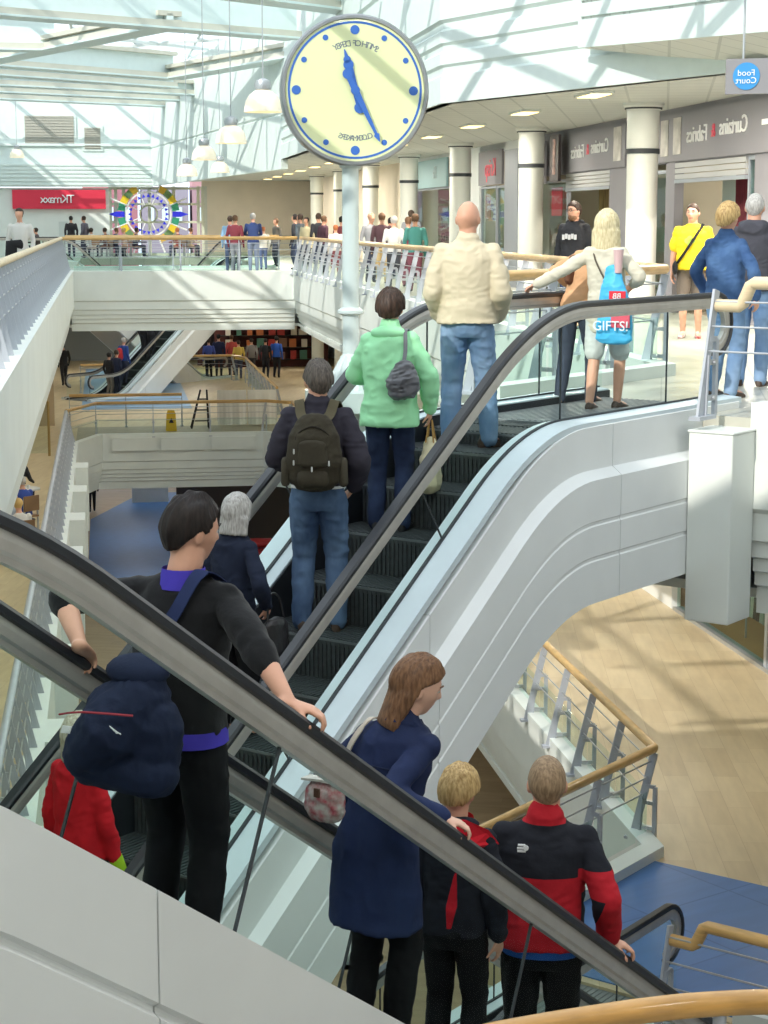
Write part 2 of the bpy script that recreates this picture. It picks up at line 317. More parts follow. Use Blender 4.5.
# ------------------------------------------------------------------ escalators
SL = math.tan(math.radians(35)); RUN = -F1/SL
def ramp(x, w, slope=SL):                               # 0 for x>w, slope*x for x<-w, smooth between
    if x >= w: return 0.0
    if x <= -w: return slope*x
    return -slope*(x-w)**2/(4*w)
def zprof(s, dk=0.0, zo=0.0, w=.6, bot=True):           # s = 0 at the lower kink, RUN at the upper one
    z = ramp(s-RUN-dk, w)
    if bot:
        lo = F1+ -ramp(-(s-dk), w)                      # rising out of the lower landing
        z = max(F1, z) if s > RUN/2 else lo
    return z+zo
class Frame:
    def __init__(f, h0, sgn, n, z): f.h0, f.sgn, f.n, f.z = h0, sgn, n, z
    def p(f, s, n, z): return W(f.h0+f.sgn*s, n, f.z+z)
def sweep_s(b, fr, n, ss, zf, sec, mi=0):
    """section (lateral toward +n, normal) swept along a profile z = zf(s)"""
    path = [fr.p(s, n, zf(s)) for s in ss]; ups = []
    for i in range(len(path)):
        t = path[min(i+1, len(path)-1)]-path[max(i-1, 0)]; t /= np.linalg.norm(t); u = np.cross(NX, t); u = u if u[2] > 0 else -u; ups.append(u)
    b.sweep(path, sec, [NX]*len(path), ups, mi=mi)
def srange(a, b, extra=()):
    L = [a, b]+[x for c in (0, RUN) for x in np.linspace(c-.8, c+.8, 17) if a < x < b]+list(extra)
    return sorted(set(round(float(x), 4) for x in L))
RUBSEC = [(-.040, -.012), (-.040, .010), (-.028, .024), (.028, .024), (.040, .010), (.040, -.012), (.026, -.020), (-.026, -.020)]
HR = .93
def escalator(name, label, h0, sgn, nr, nl, ztop, group=None, s0=-1.6, s1=RUN+2.75, steps=None, cladding=(True, True), drawdeck=.18, phase=.13, lite=False, lowclad=False, dk=-.25, zo=.10, plain=False, step_dz=0.0):
    """nr/nl: n of the handrails on the +n and -n side"""
    fr = Frame(h0, sgn, (nr+nl)/2, ztop); mid = (nr+nl)/2
    root = thing(name, label, 'escalator', fr.p(RUN/2, mid, F1), group)
    zr = lambda s: zprof(s, 0, HR, .65); zd = lambda s: zprof(s, dk, zo, .55)
    for n in (nr, nl):
        b = MB(); ss = srange(s0, s1)
        path = [(s, zr(s)) for s in ss]
        R = .24                                          # newel curls at both ends
        top = [(s1+R*math.sin(a), HR-R+R*math.cos(a)) for a in np.linspace(.15, math.pi, 12)]
        botm = [(s0-R*math.sin(a), F1+HR-R+R*math.cos(a)) for a in np.linspace(.15, math.pi, 12)]
        full = botm[::-1]+path+top
        pts = [fr.p(s, n, z) for s, z in full]; ups = []
        for i in range(len(pts)):
            t = pts[min(i+1, len(pts)-1)]-pts[max(i-1, 0)]; t /= np.linalg.norm(t); u = np.cross(t, NX)*(1 if sgn > 0 else -1); ups.append(u if sgn > 0 else u)
        if ups[len(ups)//2][2] < 0: ups = [-u for u in ups]
        b.sweep(pts, RUBSEC, [NX]*len(pts), ups); b.build('handrail', M_RUBBER, root, smooth=True)
        b = MB(); b.sweep(pts, [(-.024, -.02), (.024, -.02), (.030, -.045), (.030, -.075), (.02, -.085), (.02, -.105), (-.02, -.105), (-.02, -.085), (-.030, -.075), (-.030, -.045)], [NX]*len(pts), ups)
        b.build('handrail_guide', M_SILVER, root)
        # glass panels
        cuts = [s0-.2]+[s for s in np.arange(-.6, s1-.4, 1.62)]+[s1+.2]
        for a, c in zip(cuts[:-1], cuts[1:]):
            if lite and not (a > RUN/2-99): continue
            g = .006; ss = srange(a+g, c-g); sec = .005
            tilt = lambda s: .26 if .2 < s < RUN-.2 else 0.0
            vs = []; fs = []
            for s in ss:
                k = tilt(a)*(1-(s-a)/(c-a))+tilt(c)*(s-a)/(c-a)
                for dn in (-sec, sec): vs += [fr.p(s+k*.5, n+dn, zd(s+k*.5)-.03), fr.p(s-k*.5, n+dn, zr(s-k*.5)-.09)]
            m = len(ss)
            for i in range(m-1):
                o = 4*i; fs += [(o, o+4, o+5, o+1), (o+2, o+3, o+7, o+6), (o+1, o+5, o+7, o+3), (o, o+2, o+6, o+4)]
            fs += [(0, 1, 3, 2), (4*m-4, 4*m-2, 4*m-1, 4*m-3)]
            b = MB(); b.add(vs, fs); b.build('glass_panel', M_GLASS, root)
            if a > s0:
                b = MB(); k = tilt(a); b.bar(fr.p(a+k*.5, n, zd(a+k*.5)), fr.p(a-k*.5, n, zr(a-k*.5)-.1), .012, .008, side=NX); b.build('glass_joint', M_DARKGAP, root)
        # deck either side of the glass, dark gasket, skirt
        out = 1 if n == nr else -1
        ss = srange(s0-.3, s1+.15)
        b = MB(); sweep_s(b, fr, n, ss, zd, [(.012*out, 0), (drawdeck*out, -.012), (drawdeck*out, -.06), (.012*out, -.06)]); b.build('outer_deck', M_DECK, root)
        b = MB(); sweep_s(b, fr, n, ss, zd, [(-.012*out, 0), (-.10*out, -.01), (-.10*out, -.05), (-.012*out, -.05)]); b.build('inner_deck', M_DECK, root)
        b = MB(); sweep_s(b, fr, n, ss, zd, [(-.012, .012), (.012, .012), (.012, -.04), (-.012, -.04)]); b.build('glass_gasket', M_DARKGAP, root)
        b = MB(); sweep_s(b, fr, n-.10*out, ss, zd, [(0, -.02), (-.012*out, -.02), (-.012*out, -.95), (0, -.95)]); b.build('skirt', M_SKIRT, root)
        # cladding
        if cladding[0 if n == nr else 1]:
            zb = lambda s: zprof(s, -.12, 0, .5, True)
            e0 = drawdeck-.004
            prof = [(e0, -.04), (e0+.012, -.045), (e0+.012, -.36), (e0+.09, -.42), (e0+.09, -.72), (e0+.082, -.73), (e0+.082, -.75), (e0+.09, -.76), (e0+.09, -.98), (e0+.082, -.99), (e0+.082, -1.01), (e0+.09, -1.02), (e0+.09, -1.33), (-.05, -1.33), (-.05, -.06)]
            if not lowclad: prof = [(e0, -.04), (e0+.012, -.045), (e0+.012, -.36), (e0+.09, -.42), (e0+.09, -1.33), (-.05, -1.33), (-.05, -.06)]
            if plain: prof = [(e0, -.0), (e0+.045, .0), (e0+.045, -.36), (e0+.02, -.375), (e0+.02, -.395), (e0+.045, -.41), (e0+.045, -1.33), (-.05, -1.33), (-.05, -.06)]; zb = lambda s: zd(s)-.1
            seams = [s0-.3]+[s for s in np.arange(1.84 if plain else .9, s1, 2.35)]+[s1+.1]
            for a, c in zip(seams[:-1], seams[1:]):
                b = MB(); ss = srange(a+.004, c-.004); path = [fr.p(s, n, zb(s)+.1+.0) for s in ss]
                b.sweep(path, [(q[0]*out, q[1]) for q in prof], [NX]*len(path), [ZU]*len(path)); b.build('side_panel', M_CREAM, root)
    # dark grey truss core behind the panels, underside
    b = MB(); ss = srange(s0-.3, s1+.1); path = [fr.p(s, mid, zprof(s, -.12, 0, .5)) for s in ss]; hw = (nr-nl)/2+drawdeck-.05
    b.sweep(path, [(-hw, -.45), (hw, -.45), (hw, -1.2), (-hw, -1.2)], [NX]*len(path), [ZU]*len(path)); b.build('truss', mat('truss_grey', '#6b6f70', .7), root)
    b = MB(); b.sweep(path, [(-hw-.04, -1.2), (hw+.04, -1.2), (hw+.04, -1.26), (-hw-.04, -1.26)], [NX]*len(path), [ZU]*len(path)); b.build('underside_panel', mat('underside_panel', '#b9b3aa', .6), root)
    # steps
    hw = (nr-nl)/2-.115
    b = MB(); nrib = 26
    b.box((0, 0, -.02), NX*hw, HX*.2, ZU*.02, 0)
    for k in range(nrib): b.box(NX*(-hw+(k+.5)*2*hw/nrib)+ZU*.004, NX*hw/nrib*.55, HX*.196, ZU*.005, 0)
    e = -1 if sgn > 0 else 1                             # the riser faces downhill
    for k in range(nrib): b.box(NX*(-hw+(k+.5)*2*hw/nrib)+HX*(.19*-1*sgn)-ZU*.16, NX*hw/nrib*.55, HX*.014, ZU*.14, 0)
    b.box(HX*(.185*-1*sgn)-ZU*.16, NX*hw, HX*.008, ZU*.14, 0)
    b.box(HX*(.196*-1*sgn)-ZU*.006, NX*hw, HX*.006, ZU*.008, 1)
    me = b.mesh('step', [M_STEP, mat('step_edge', '#7d8386', .5, .4)])
    rng = steps or (-.2, RUN+.9)
    s = rng[0]+phase
    while s < rng[1]:
        instance('step', me, fr.p(s, mid, zprof(s, 0, 0, .45)+step_dz), root); s += .4
    # landing plates
    for a, c, z in ((RUN+.75, s1+.05, 0.0), (s0-.3, -.35, F1)):
        b = MB(); b.box(fr.p((a+c)/2, mid, z+.004), NX*(hw+.1), HX*(c-a)/2, ZU*.02)
        for k in range(18): b.box(fr.p((a+c)/2, mid-hw+(k+.5)*2*hw/18, z+.026), NX*.012, HX*(c-a)/2*.97, ZU*.003)
        b.build('landing_plate', mat('landing_plate', '#8c9094', .4, .5), root)
    return root
def copy_tree(o, dz, label, group=None):
    r = o.copy(); COL.objects.link(r); r.location = Vector(r.location)+Vector(HX*-.6)+Vector((0, 0, dz)); r['label'] = label; WLOC[r.name] = WLOC[o.name]+ZU*dz
    if group: r['group'] = group
    for ch in list(o.children):
        c = ch.copy(); COL.objects.link(c); c.parent = r
    return r
UPH0 = 11.21-RUN
esc_up = escalator('escalator', 'ascending escalator carrying the shoppers up to the gallery landing, with broad white side cladding', UPH0, 1, -6.91, -8.09, 0.0, steps=(2.2, RUN+.9), lowclad=True)
DNH0 = 3.18+RUN
esc_dn = escalator('escalator', 'descending escalator crossing the lower left, carrying the man in the black jumper', DNH0, -1, -3.86, -4.73, 0.0, steps=(.4, RUN+.9), phase=.05, dk=.39, zo=.3, plain=True, drawdeck=.13, step_dz=-.16)
copy_tree(esc_up, F1-.05, 'lower escalator whose black handrail ends at the blue tiled floor behind the red fleece man')
far_up = escalator('escalator', 'distant escalator rising rightward beneath the upper bridge', 50.2, 1, -49.3, -50.5, 0.0, steps=(0, RUN+.9))
far_dn = escalator('escalator', 'distant escalator crossing behind another one and ending beside the crowded cafe', 50.4+RUN, -1, -52.2, -53.4, 0.0, steps=(0, RUN+.9))

# ------------------------------------------------------------------ railings
def post_mesh(nm, lean, hgt, dense=False):
    """slanted flat bar, n-shaped clamp frame and foot; local x = along the rail, y = toward the floor side"""
    b = MB(); X, Y, Z = np.eye(3)
    b.bar(-Y*lean+Z*.0, Z*(hgt-.05), .085, .022, side=Y+Z*lean/hgt, mi=0)
    b.box(-Y*lean*.75+Z*.015, X*.05, Y*.14, Z*.015, 0)
    b.bar(Y*.02+Z*.02, Y*.02+Z*.62, .045, .03, side=Y); b.bar(Y*.02+Z*.62, -Y*.10+Z*.62, .04, .03, side=Z); b.bar(-Y*.16+Z*.03, -Y*.13+Z*.5, .02, .05, side=Y)
    for z in (.16, .44): b.box(-Y*.06+Z*z, X*.02, Y*.07, Z*.02, 1); b.tube([-Y*.06+Z*z-X*.045, -Y*.06+Z*z+X*.045], .014, 8, 1)
    return b.mesh(nm, [M_GREYPAINT, M_STEEL])
POSTM = post_mesh('post', .24, 1.05)
def railing(name, label, path, z, left=True, spacing=1.25, hgt=1.05, group=None, glass=True, nwire=3, rail_r=.05, end_drop=None, wood=None, lean=.24):
    """left: the void lies to the left of travel"""
    P = [np.array([p[0], p[1], z]) for p in path]
    root = thing(name, label, 'railing', P[0], group)
    b = MB(); top = [p+ZU*hgt for p in P]
    if end_drop is not None:
        d0 = norm2(P[1]-P[0]); top = [top[0]-ZU*end_drop, top[0]-ZU*end_drop+d0*.22, top[0]+d0*.30]+top[1:]
    fine = [top[0]]
    for a, c in zip(top[:-1], top[1:]): fine += [a+(c-a)*.02/np.linalg.norm(c-a), c-(c-a)*.02/np.linalg.norm(c-a)]
    fine.append(top[-1]); b.tube(fine, rail_r, 12); b.build('handrail', wood or M_WOOD, root, smooth=True)
    for a, c in zip(P[:-1], P[1:]):
        d = norm2(c-a); L = np.linalg.norm(c-a); o = np.array([-d[1], d[0], 0])*(1 if left else -1); n = max(1, round(L/spacing))
        rot = math.atan2(d[1], d[0])+(math.pi if not left else 0)   # local +y must point away from the void
        rot = math.atan2(-(-o)[0], (-o)[1])
        for k in range(n+1):
            if k == n and c is not P[-1]: continue
            instance('post', POSTM, a+d*(L*k/n), root, rot)
        for w in range(nwire):
            f = (.86, .68, .50)[w] if nwire == 3 else (.82, .58)[w]
            q = o*lean*(1-f)+ZU*hgt*f; bb = MB(); bb.tube([a+q, c+q], .009, 6); bb.build('wire', M_STEEL, root)
        if glass:
            for k in range(n):
                x0, x1 = a+d*(L*k/n+.03), a+d*(L*(k+1)/n-.03); bb = MB(); q = o*.06
                bb.prism([x0+q+ZU*.06, x1+q+ZU*.06, x1+q+ZU*.56, x0+q+ZU*.56], o*.01); bb.build('glass_panel', M_GLASSP, root)
    return root
CR = U(5.67, 5.67+9.0*math.sqrt(2))
def cr(z): return xy(CR)
M_WOODP = mat('pale_wood', '#dcc9a6', .4, var=.1, vscale=3, stretch=(1.5, 1.5, 12))
railing('railing', 'upper gallery railing with pale wooden handrail running from the landing toward the far bridge', [xy(U(5.67, 54)), xy(CR), xy(W(13.75, -9.0))], 0.0, left=False)
railing('railing', 'middle floor railing turning a corner beside the sunlit wood floor', [xy(U(5.67, 57)), xy(CR), xy(W(13.5, -9.0))], F1, left=False)
railing('railing', 'upper left railing with grey slanted posts receding toward the far bridge', [xy(U(-1.2, 8)), xy(U(-1.2, 54.3))], 0.0, left=False, spacing=.9, glass=False, wood=M_WOODP)
railing('railing', 'middle floor left railing with overlapping grey slanted posts below the upper walkway', [xy(U(-1.2, 10)), xy(U(-1.2, 55))], F1, left=False, spacing=.9, glass=False, wood=M_GREYPAINT)
railing('railing', 'upper bridge railing spanning the atrium in front of the two leaning shoppers', [xy(U(-1.2, 54.4)), xy(U(5.6, 54.4))], 0.0, left=False, spacing=1.7)
railing('railing', 'lower bridge railing spanning the atrium in front of the yellow wet floor sign', [xy(U(-1.2, 55.2)), xy(U(-.35, 57.45)), xy(U(4.9, 57.45)), xy(U(5.6, 56.8))], F1, left=False, spacing=1.7)
railing('railing', 'back railing of the upper bridge facing the coloured wheel window', [xy(U(5.6, 60.1)), xy(U(-1.2, 60.1))], 0.0, left=False, spacing=1.7)
railing('railing', 'back railing of the lower bridge before the distant escalators', [xy(U(2.4, 60.1)), xy(U(-1.2, 60.1))], F1, left=False, spacing=1.7, glass=False)
railing('railing', 'railing beside the distant escalator foot on the middle floor', [xy(U(-1.0, 73)), xy(U(.6, 73))], F1, left=False, spacing=1.7, glass=False)
railing('railing', 'railing in front of the crowded cafe on the far middle floor', [xy(U(3.4, 77.4)), xy(U(5.2, 77.4)), xy(U(5.67, 76)), xy(U(5.67, 62))], F1, left=True, spacing=1.7)
for z, lb in ((0.0, 'short steel railing with pale stepped handrail at the head of the big escalator'), (F1, 'steel railing with stepped wooden handrail beside the lower escalator on the blue floor')):
    railing('railing', lb, [xy(W(13.25 if z == 0 else 12.75, -6.56)), xy(W(13.25 if z == 0 else 12.75, -2.5))], z, left=False, spacing=1.45, end_drop=.18, glass=False, wood=M_WOODP if z == 0 else M_WOOD, hgt=1.06 if z == 0 else 1.06)
# curved wooden handrail nearest the camera
pts = [pixz(x, y, -.9) for x, y in ((1000, 1003), (860, 991), (768, 990), (700, 993), (650, 998), (600, 1005), (540, 1014.5), (480, 1026), (400, 1046), (320, 1075))]
fine = []
for i in range(len(pts)-1):
    p0 = pts[max(i-1, 0)]; p1 = pts[i]; p2 = pts[i+1]; p3 = pts[min(i+2, len(pts)-1)]
    for t in np.linspace(0, 1, 7)[:-1]: fine.append(.5*((2*p1)+(p2-p0)*t+(2*p0-5*p1+4*p2-p3)*t*t+(3*p1-p0-3*p2+p3)*t**3))
fine.append(pts[-1]); fine = [p-ZU*.04 for p in fine]
root = thing('curved_railing', 'curved wooden handrail nearest the viewer along the bottom right edge', 'railing', fine[20]-ZU*1.1)
b = MB(); b.tube(fine, .040, 16); b.build('handrail', mat('golden_wood', '#cf9c55', .38, var=.18, vscale=2.5, coat=.3, stretch=(2, 2, 14)), root, smooth=True)
for i in (4, 16, 34, 46):
    b = MB(); b.tube([fine[i]-ZU*1.1, fine[i]-ZU*.03], .022, 10); b.lathe([(.06, 0), (.06, .015), (.025, .03)], fine[i]-ZU*1.1, 14); b.build('post', M_GREYPAINT, root, smooth=True)
c = fine[30]; poly = [xy(p) for p in fine]
slab('floor_stair_landing', [(c[0]-1.2, c[1]-3.0), (c[0]+3.0, c[1]-3.0)]+[(p[0], p[1]+.12) for p in fine], fine[20][2]-1.1-.2, fine[20][2]-1.1, M_FLOOR0)
# ------------------------------------------------------------------ roof
ZB = 6.2
BN = [0]
def beam(a, b_, name='roof_beam', ext0=6, ext1=6, dep=1.35, fl=.32):
    BN[0] += 1; off = ZU*.013*BN[0]
    a, c = pixz(a[0], a[1], ZB), pixz(b_[0], b_[1], ZB); d = norm2(c-a); a = a-d*ext0; c = c+d*ext1; sd = np.cross(d, ZU); m = (a+c)/2+off; L = np.linalg.norm(c-a)/2
    b = MB(); b.box(m+ZU*dep/2, d*L, sd*.09, ZU*dep/2, 0); b.box(m+ZU*.10, d*L, sd*fl, ZU*.10, 1); b.box(m+ZU*(dep), d*L, sd*fl, ZU*.06, 1); b.box(m+ZU*.02, d*L, sd*(fl+.07), ZU*.025, 0)
    return struct(b.build(name, [M_BEAM, M_FLANGE]))
beam((240, 0), (350, 14), ext0=10, ext1=.5, dep=2.0)
beam((0, 18), (270, 39), ext0=6, ext1=.8, dep=2.0)
beam((0, 52), (55, 53), ext0=6, ext1=0, dep=1.3)
beam((0, 63), (165, 31), ext0=5, ext1=.3, dep=.35)
beam((0, 69), (172, 82), ext0=5, ext1=0, dep=.85)
beam((172, 82), (290, 62), ext0=0, ext1=3, dep=.4)
beam((0, 79), (172, 91), ext0=4, ext1=0, dep=.5)
beam((0, 89), (281, 103), ext0=4, ext1=1, dep=.5)
beam((0, 96), (281, 109), ext0=4, ext1=0, dep=.5)
beam((0, 103), (281, 115), ext0=3, ext1=-2, dep=.5)
M_BAR = mat('glazing_bar', '#dfe6e6', .5)
b = MB()
for v in np.arange(8, 86, 3.2): b.box(U(-1.2, v, 8.0), A2*6.8, A1*.05, ZU*.07)
for u in np.arange(-7.5, 6, 2.2): b.box(U(u, 46, 8.02), A2*.05, A1*39.5, ZU*.07)
for v in (14, 27, 40, 53, 66):                         # light diagonal trusses under the glass
    b.tube([U(-7.8, v, 7.9), U(-1.2, v+6.4, 7.9), U(5.5, v, 7.9)], 0.09, 6)
    b.tube([U(-7.8, v+6.4, 7.9), U(-1.2, v, 7.9), U(5.5, v+6.4, 7.9)], .09, 6)
struct(b.build('ceiling_glazing_bars', M_BAR))
struct(quickbox('ceiling_roof_glass', U(-1.2, 46, 8.15), A2*6.9, A1*40, ZU*.01, M_ROOFGLASS))
slab('shade_ceiling_near', [xy(U(-9, -9)), xy(U(14, -9)), xy(U(14, 4.3)), xy(U(-6.2, 4.3)), xy(U(-6.2, 8.0)), xy(U(-9, 8.0))], 7.4, 7.7, M_WHITE)  # unseen slab, its outline shaped to keep sun off the foreground
slab('ceiling_roof_right', [xy(U(5.6, 31)), xy(U(8.2, 23.5)), xy(U(10, 18.5)), xy(U(10, 4)), xy(U(14.2, 4)), xy(U(14.2, 91)), xy(U(2.4, 91)), xy(U(2.4, 85.5)), xy(U(5.6, 57))], 7.7, 7.9, M_WHITE)
struct(quickbox('rear_light_blocker', (0, -7.2, -1.5), np.array([10, 0, 0]), np.array([0, .1, 0]), ZU*9, mat('blocker_grey', '#c9cac6', .8)))  # added behind the camera to dim reflections in the glass
# vent grilles high on the sunlit fascia
for px, py in ((330, 13), (345, 22)):
    pass
for nx, ny in ((-4, -3), (2, -3), (6, 1), (-1, 1.5)):
    ld = bpy.data.lights.new('foreground_fill', 'AREA'); ld.shape = 'RECTANGLE'; ld.size = 1.6; ld.size_y = .8; ld.energy = 160; ld.color = (1, .96, .9); lo = bpy.data.objects.new('foreground_fill', ld); COL.objects.link(lo); lo.location = (nx, ny, 7.35)  # unseen fill added above the camera to brighten the foreground
# ceiling lights in the gallery soffit
M_LAMP = mat('warm_lamp', '#ffe9b8', .5, emit='#ffdc92', estr=3.0)
def ceiling_light(p, label, group, w=.9, d=.28, e=140, m=None):
    ld = bpy.data.lights.new('downlight', 'AREA'); ld.shape = 'RECTANGLE'; ld.size = w; ld.size_y = d; ld.energy = e; ld.color = (1, .93, .8); lo = bpy.data.objects.new('downlight', ld); COL.objects.link(lo); lo.location = p-ZU*.06; lo.rotation_euler = (0, 0, math.pi/2+T0)
    t = thing('ceiling_light', label, 'light', p-ZU*.04, group)
    b = MB(); b.box(p-ZU*.02, A1*w/2*1.12, A2*d/2*1.25, ZU*.02); b.build('frame', M_WHITE, t)
    b = MB(); b.box(p-ZU*.045, A1*w/2, A2*d/2, ZU*.006); b.build('diffuser', m or M_LAMP, t)
for v in (28.5, 36, 45.4, 54):
    ceiling_light(U(11.2, v, 3.3), 'light panel inside the shops behind the shopfront', 'shop lights', 1.4, .5, e=110)
for k, v in enumerate(np.arange(22.5, 84, 4.6)):
    ceiling_light(U(8.0 if v < 26 else 7.2, v, SB), 'warm recessed light in the white soffit above the shopfronts', 'gallery soffit lights')
for uu, vv in ((8.4, 21.5), (8.8, 24.5)):
    ceiling_light(U(uu, vv, SB), 'warm recessed light in the white soffit above the shopfronts', 'gallery soffit lights')
M_COOL = mat('cool_fill', '#ffffff', .5, emit='#fff2dd', estr=6.0)  # for unseen panels added below the slabs to brighten the lower floors
for v in np.arange(20, 84, 6.4):
    ceiling_light(U(8.2, v, -1.5), 'added light panel brightening the middle floor under the upper gallery', 'added middle floor fill lights', 1.2, .6, e=30, m=M_COOL)
for v in np.arange(8, 84, 6.4):
    ceiling_light(U(-4.5, v, -1.5), 'added light panel brightening the middle floor under the upper left walkway', 'added left walkway fill lights', 1.2, .6, e=25, m=M_COOL)
for u in (0.5, 4.0):
    for v in (66, 73, 82):
        if v > 78: ceiling_light(U(u, v, -1.5), 'added light panel brightening the far middle floor', 'added far fill lights', 1.2, .6, e=70, m=M_COOL)
for u in (1.0, 4.0, 8.0):
    for v in (60, 68, 77): ceiling_light(U(u, v, F1-1.5), 'added light panel brightening the blue ground floor', 'added ground floor fill lights', 1.0, .5, e=26, m=M_COOL)
# ------------------------------------------------------------------ pendants
M_SHADE = mat('pendant_shade', '#f4ecd6', .35, emit='#fff0cf', estr=.25, coat=.3)
PSH = None
def pendant(px, py, wpx, label, dia=.62):
    Y = dia*1850/wpx; c = pix(px, py, Y); t = thing('pendant_lamp', label, 'lamp', c)
    r = dia/2; prof = [(r, -.23*dia*1.0), (r*.97, -.12*dia), (r*.90, .05*dia), (r*.72, .2*dia), (r*.45, .3*dia), (r*.3, .33*dia), (r*.27, .32*dia), (r*.68, .18*dia), (r*.86, .04*dia), (r*.94, -.12*dia), (r*.97, -.23*dia)]
    b = MB(); b.lathe(prof, c, 28); b.build('lamp_shade', M_SHADE, t, smooth=True)
    b = MB(); b.lathe([(.0, .62*dia), (.05*dia, .62*dia), (.19*dia, .56*dia), (.22*dia, .45*dia), (.2*dia, .34*dia), (.1*dia, .3*dia), (0, .3*dia)], c, 20); b.build('lamp_cap', M_STEEL, t, smooth=True)
    b = MB(); b.ball(c+ZU*.05*dia, .13*dia, 12, 8); b.build('bulb', mat('bulb', '#fff3d5', .4, emit='#ffe6b0', estr=4), t, smooth=True)
    b = MB(); b.tube([c+ZU*.6*dia, np.array([c[0], c[1], 7.95])], .012, 6); b.build('cable', M_STEEL, t)
for px, py, wd, lb in ((263, 103, 38, 'large cream bell pendant lamp hanging beside the clock face'), (231, 136, 31, 'cream bell pendant lamp, second largest, left of and below the largest'), (204, 154, 25, 'cream bell pendant lamp with a wide shade between two smaller ones'), (187, 171, 21, 'small pendant lamp hanging lowest against the sunlit wall'), (220, 168, 19, 'small pendant lamp half behind the second largest one'),
                       (17, 154, 14.5, 'small pendant lamp below the wide grey louvre'), (117, 169, 13, 'small pendant lamp above the red shop sign end')):
    pendant(px, py, wd, lb)
# ------------------------------------------------------------------ lettering
def text_mesh(s, size, depth=.01, mirror=True, spacing=1.0):
    cu = bpy.data.curves.new('lettering', 'FONT'); cu.body = s; cu.size = size; cu.extrude = depth; cu.align_x = 'CENTER'; cu.align_y = 'CENTER'; cu.resolution_u = 3; cu.space_character = spacing
    ob = bpy.data.objects.new('lettering', cu); COL.objects.link(ob)
    bpy.context.view_layer.update()
    me = bpy.data.meshes.new_from_object(ob.evaluated_get(bpy.context.evaluated_depsgraph_get())); bpy.data.objects.remove(ob)
    v = np.empty(len(me.vertices)*3); me.vertices.foreach_get('co', v); v = v.reshape(-1, 3)
    if mirror: v[:, 0] *= -1
    f = [tuple(p.vertices) for p in me.polygons]; bpy.data.meshes.remove(me)
    return v, [t[::-1] for t in f] if mirror else f
def add_text(b, s, c, ex, ez, size, depth=.008, mirror=True, mi=0, spacing=1.0):
    """text in the plane ex (reading right as the viewer sees it) / ez (up), raised toward the viewer"""
    v, f = text_mesh(s, size, depth, mirror, spacing); ex = np.asarray(ex, float); ez = np.asarray(ez, float); en = np.cross(ex, ez)
    b.add([c+ex*p[0]+ez*p[1]+en*p[2] for p in v], f, mi)
M_LET = mat('white_letter', '#eceded', .5); M_RED = mat('sign_red', '#d5273a', .5); M_LETRED = mat('letter_red', '#e2566a', .5)
# ------------------------------------------------------------------ the clock
cc = pix(354, 91, 28.0); CN_ = norm2(np.array([.13, -1, 0])); CXR = np.cross(ZU, CN_)*1.0; CXR = np.array([-CN_[1], CN_[0], 0.0])
if CXR[0] < 0: CXR = -CXR
R = 1.085
pb = pixz(349, 400, 0) ; base = np.array([cc[0]-.06, cc[1]+.12, F2])
ck = thing('clock', 'large round double-sided clock with pale yellow face and blue hands on a tall pole', 'clock', base)
M_FACE = mat('clock_face', '#dfe4b2', .35, coat=.3); M_CBLUE = mat('clock_blue', '#3566b8', .4); M_RIM = mat('clock_rim', '#9a9da0', .3, .7)
b = MB(); b.lathe([(R*.99, -.17), (R*1.012, -.14), (R*1.012, .14), (R*.99, .17), (R*.955, .17), (R*.945, .13), (0.0001, .13), (0.0001, -.13), (R*.945, -.13), (R*.955, -.17), (R*.99, -.17)], cc+np.array([0, .17, 0])*0, 64, ax=CN_); b.build('rim', M_RIM, ck, smooth=True)
def face_pt(a, r, d=0.0): return cc+CN_*(.135+d)+(CXR*math.sin(a)+ZU*math.cos(a))*r*R
b = MB(); b.lathe([(0.0001, .131), (R*.945, .131), (R*.945, .135), (0.0001, .136)], cc, 64, ax=CN_); b.build('face', M_FACE, ck)
b = MB(); b.lathe([(R*.885, .134), (R*.885, .14), (R*.915, .14), (R*.915, .134), (R*.885, .134)], cc, 72, ax=CN_); b.build('minute_ring', M_CBLUE, ck)
for k in range(12):
    b = MB(); rr = .062 if k % 3 == 0 else .039; b.lathe([(0.0001, .136), (R*rr, .136), (R*rr, .143), (0.0001, .143)], cc+(CXR*math.sin(k*math.pi/6)+ZU*math.cos(k*math.pi/6))*R*.80, 20, ax=CN_); b.build('hour_dot', M_CBLUE, ck)
def hand(a, pts, d, nm):
    ux = CXR*math.sin(a)+ZU*math.cos(a); uy = np.cross(CN_, ux); o = cc+CN_*(.15+d); b = MB()
    b.prism([o+ux*p*R+uy*q*R for p, q in pts]+[o+ux*p*R-uy*q*R for p, q in pts[::-1]], CN_*.012)
    for p, r in ((.0, .06),): b.lathe([(0.0001, 0), (r*R, 0), (r*R, .02), (0.0001, .02)], o, 20, ax=CN_)
    return b, o, ux
b, o, ux = hand(math.radians(-15), [(-.28, .035), (-.1, .04), (.25, .05), (.36, .05), (.44, .03), (.56, .006)], .0, 'hour')
for p, r in ((-.24, .075), (.35, .07), (.42, .05)): b.lathe([(0.0001, 0), (r*R, 0), (r*R, .014), (0.0001, .014)], o+ux*p*R, 18, ax=CN_)
b.build('hour_hand', M_CBLUE, ck)
b, o, ux = hand(math.radians(154), [(-.3, .035), (0, .045), (.5, .025), (.64, .018), (.66, .04), (.76, .004)], .03, 'min')
b.lathe([(0.0001, 0), (.07*R, 0), (.07*R, .014), (0.0001, .014)], o-ux*.24*R, 18, ax=CN_); b.build('minute_hand', M_CBLUE, ck)
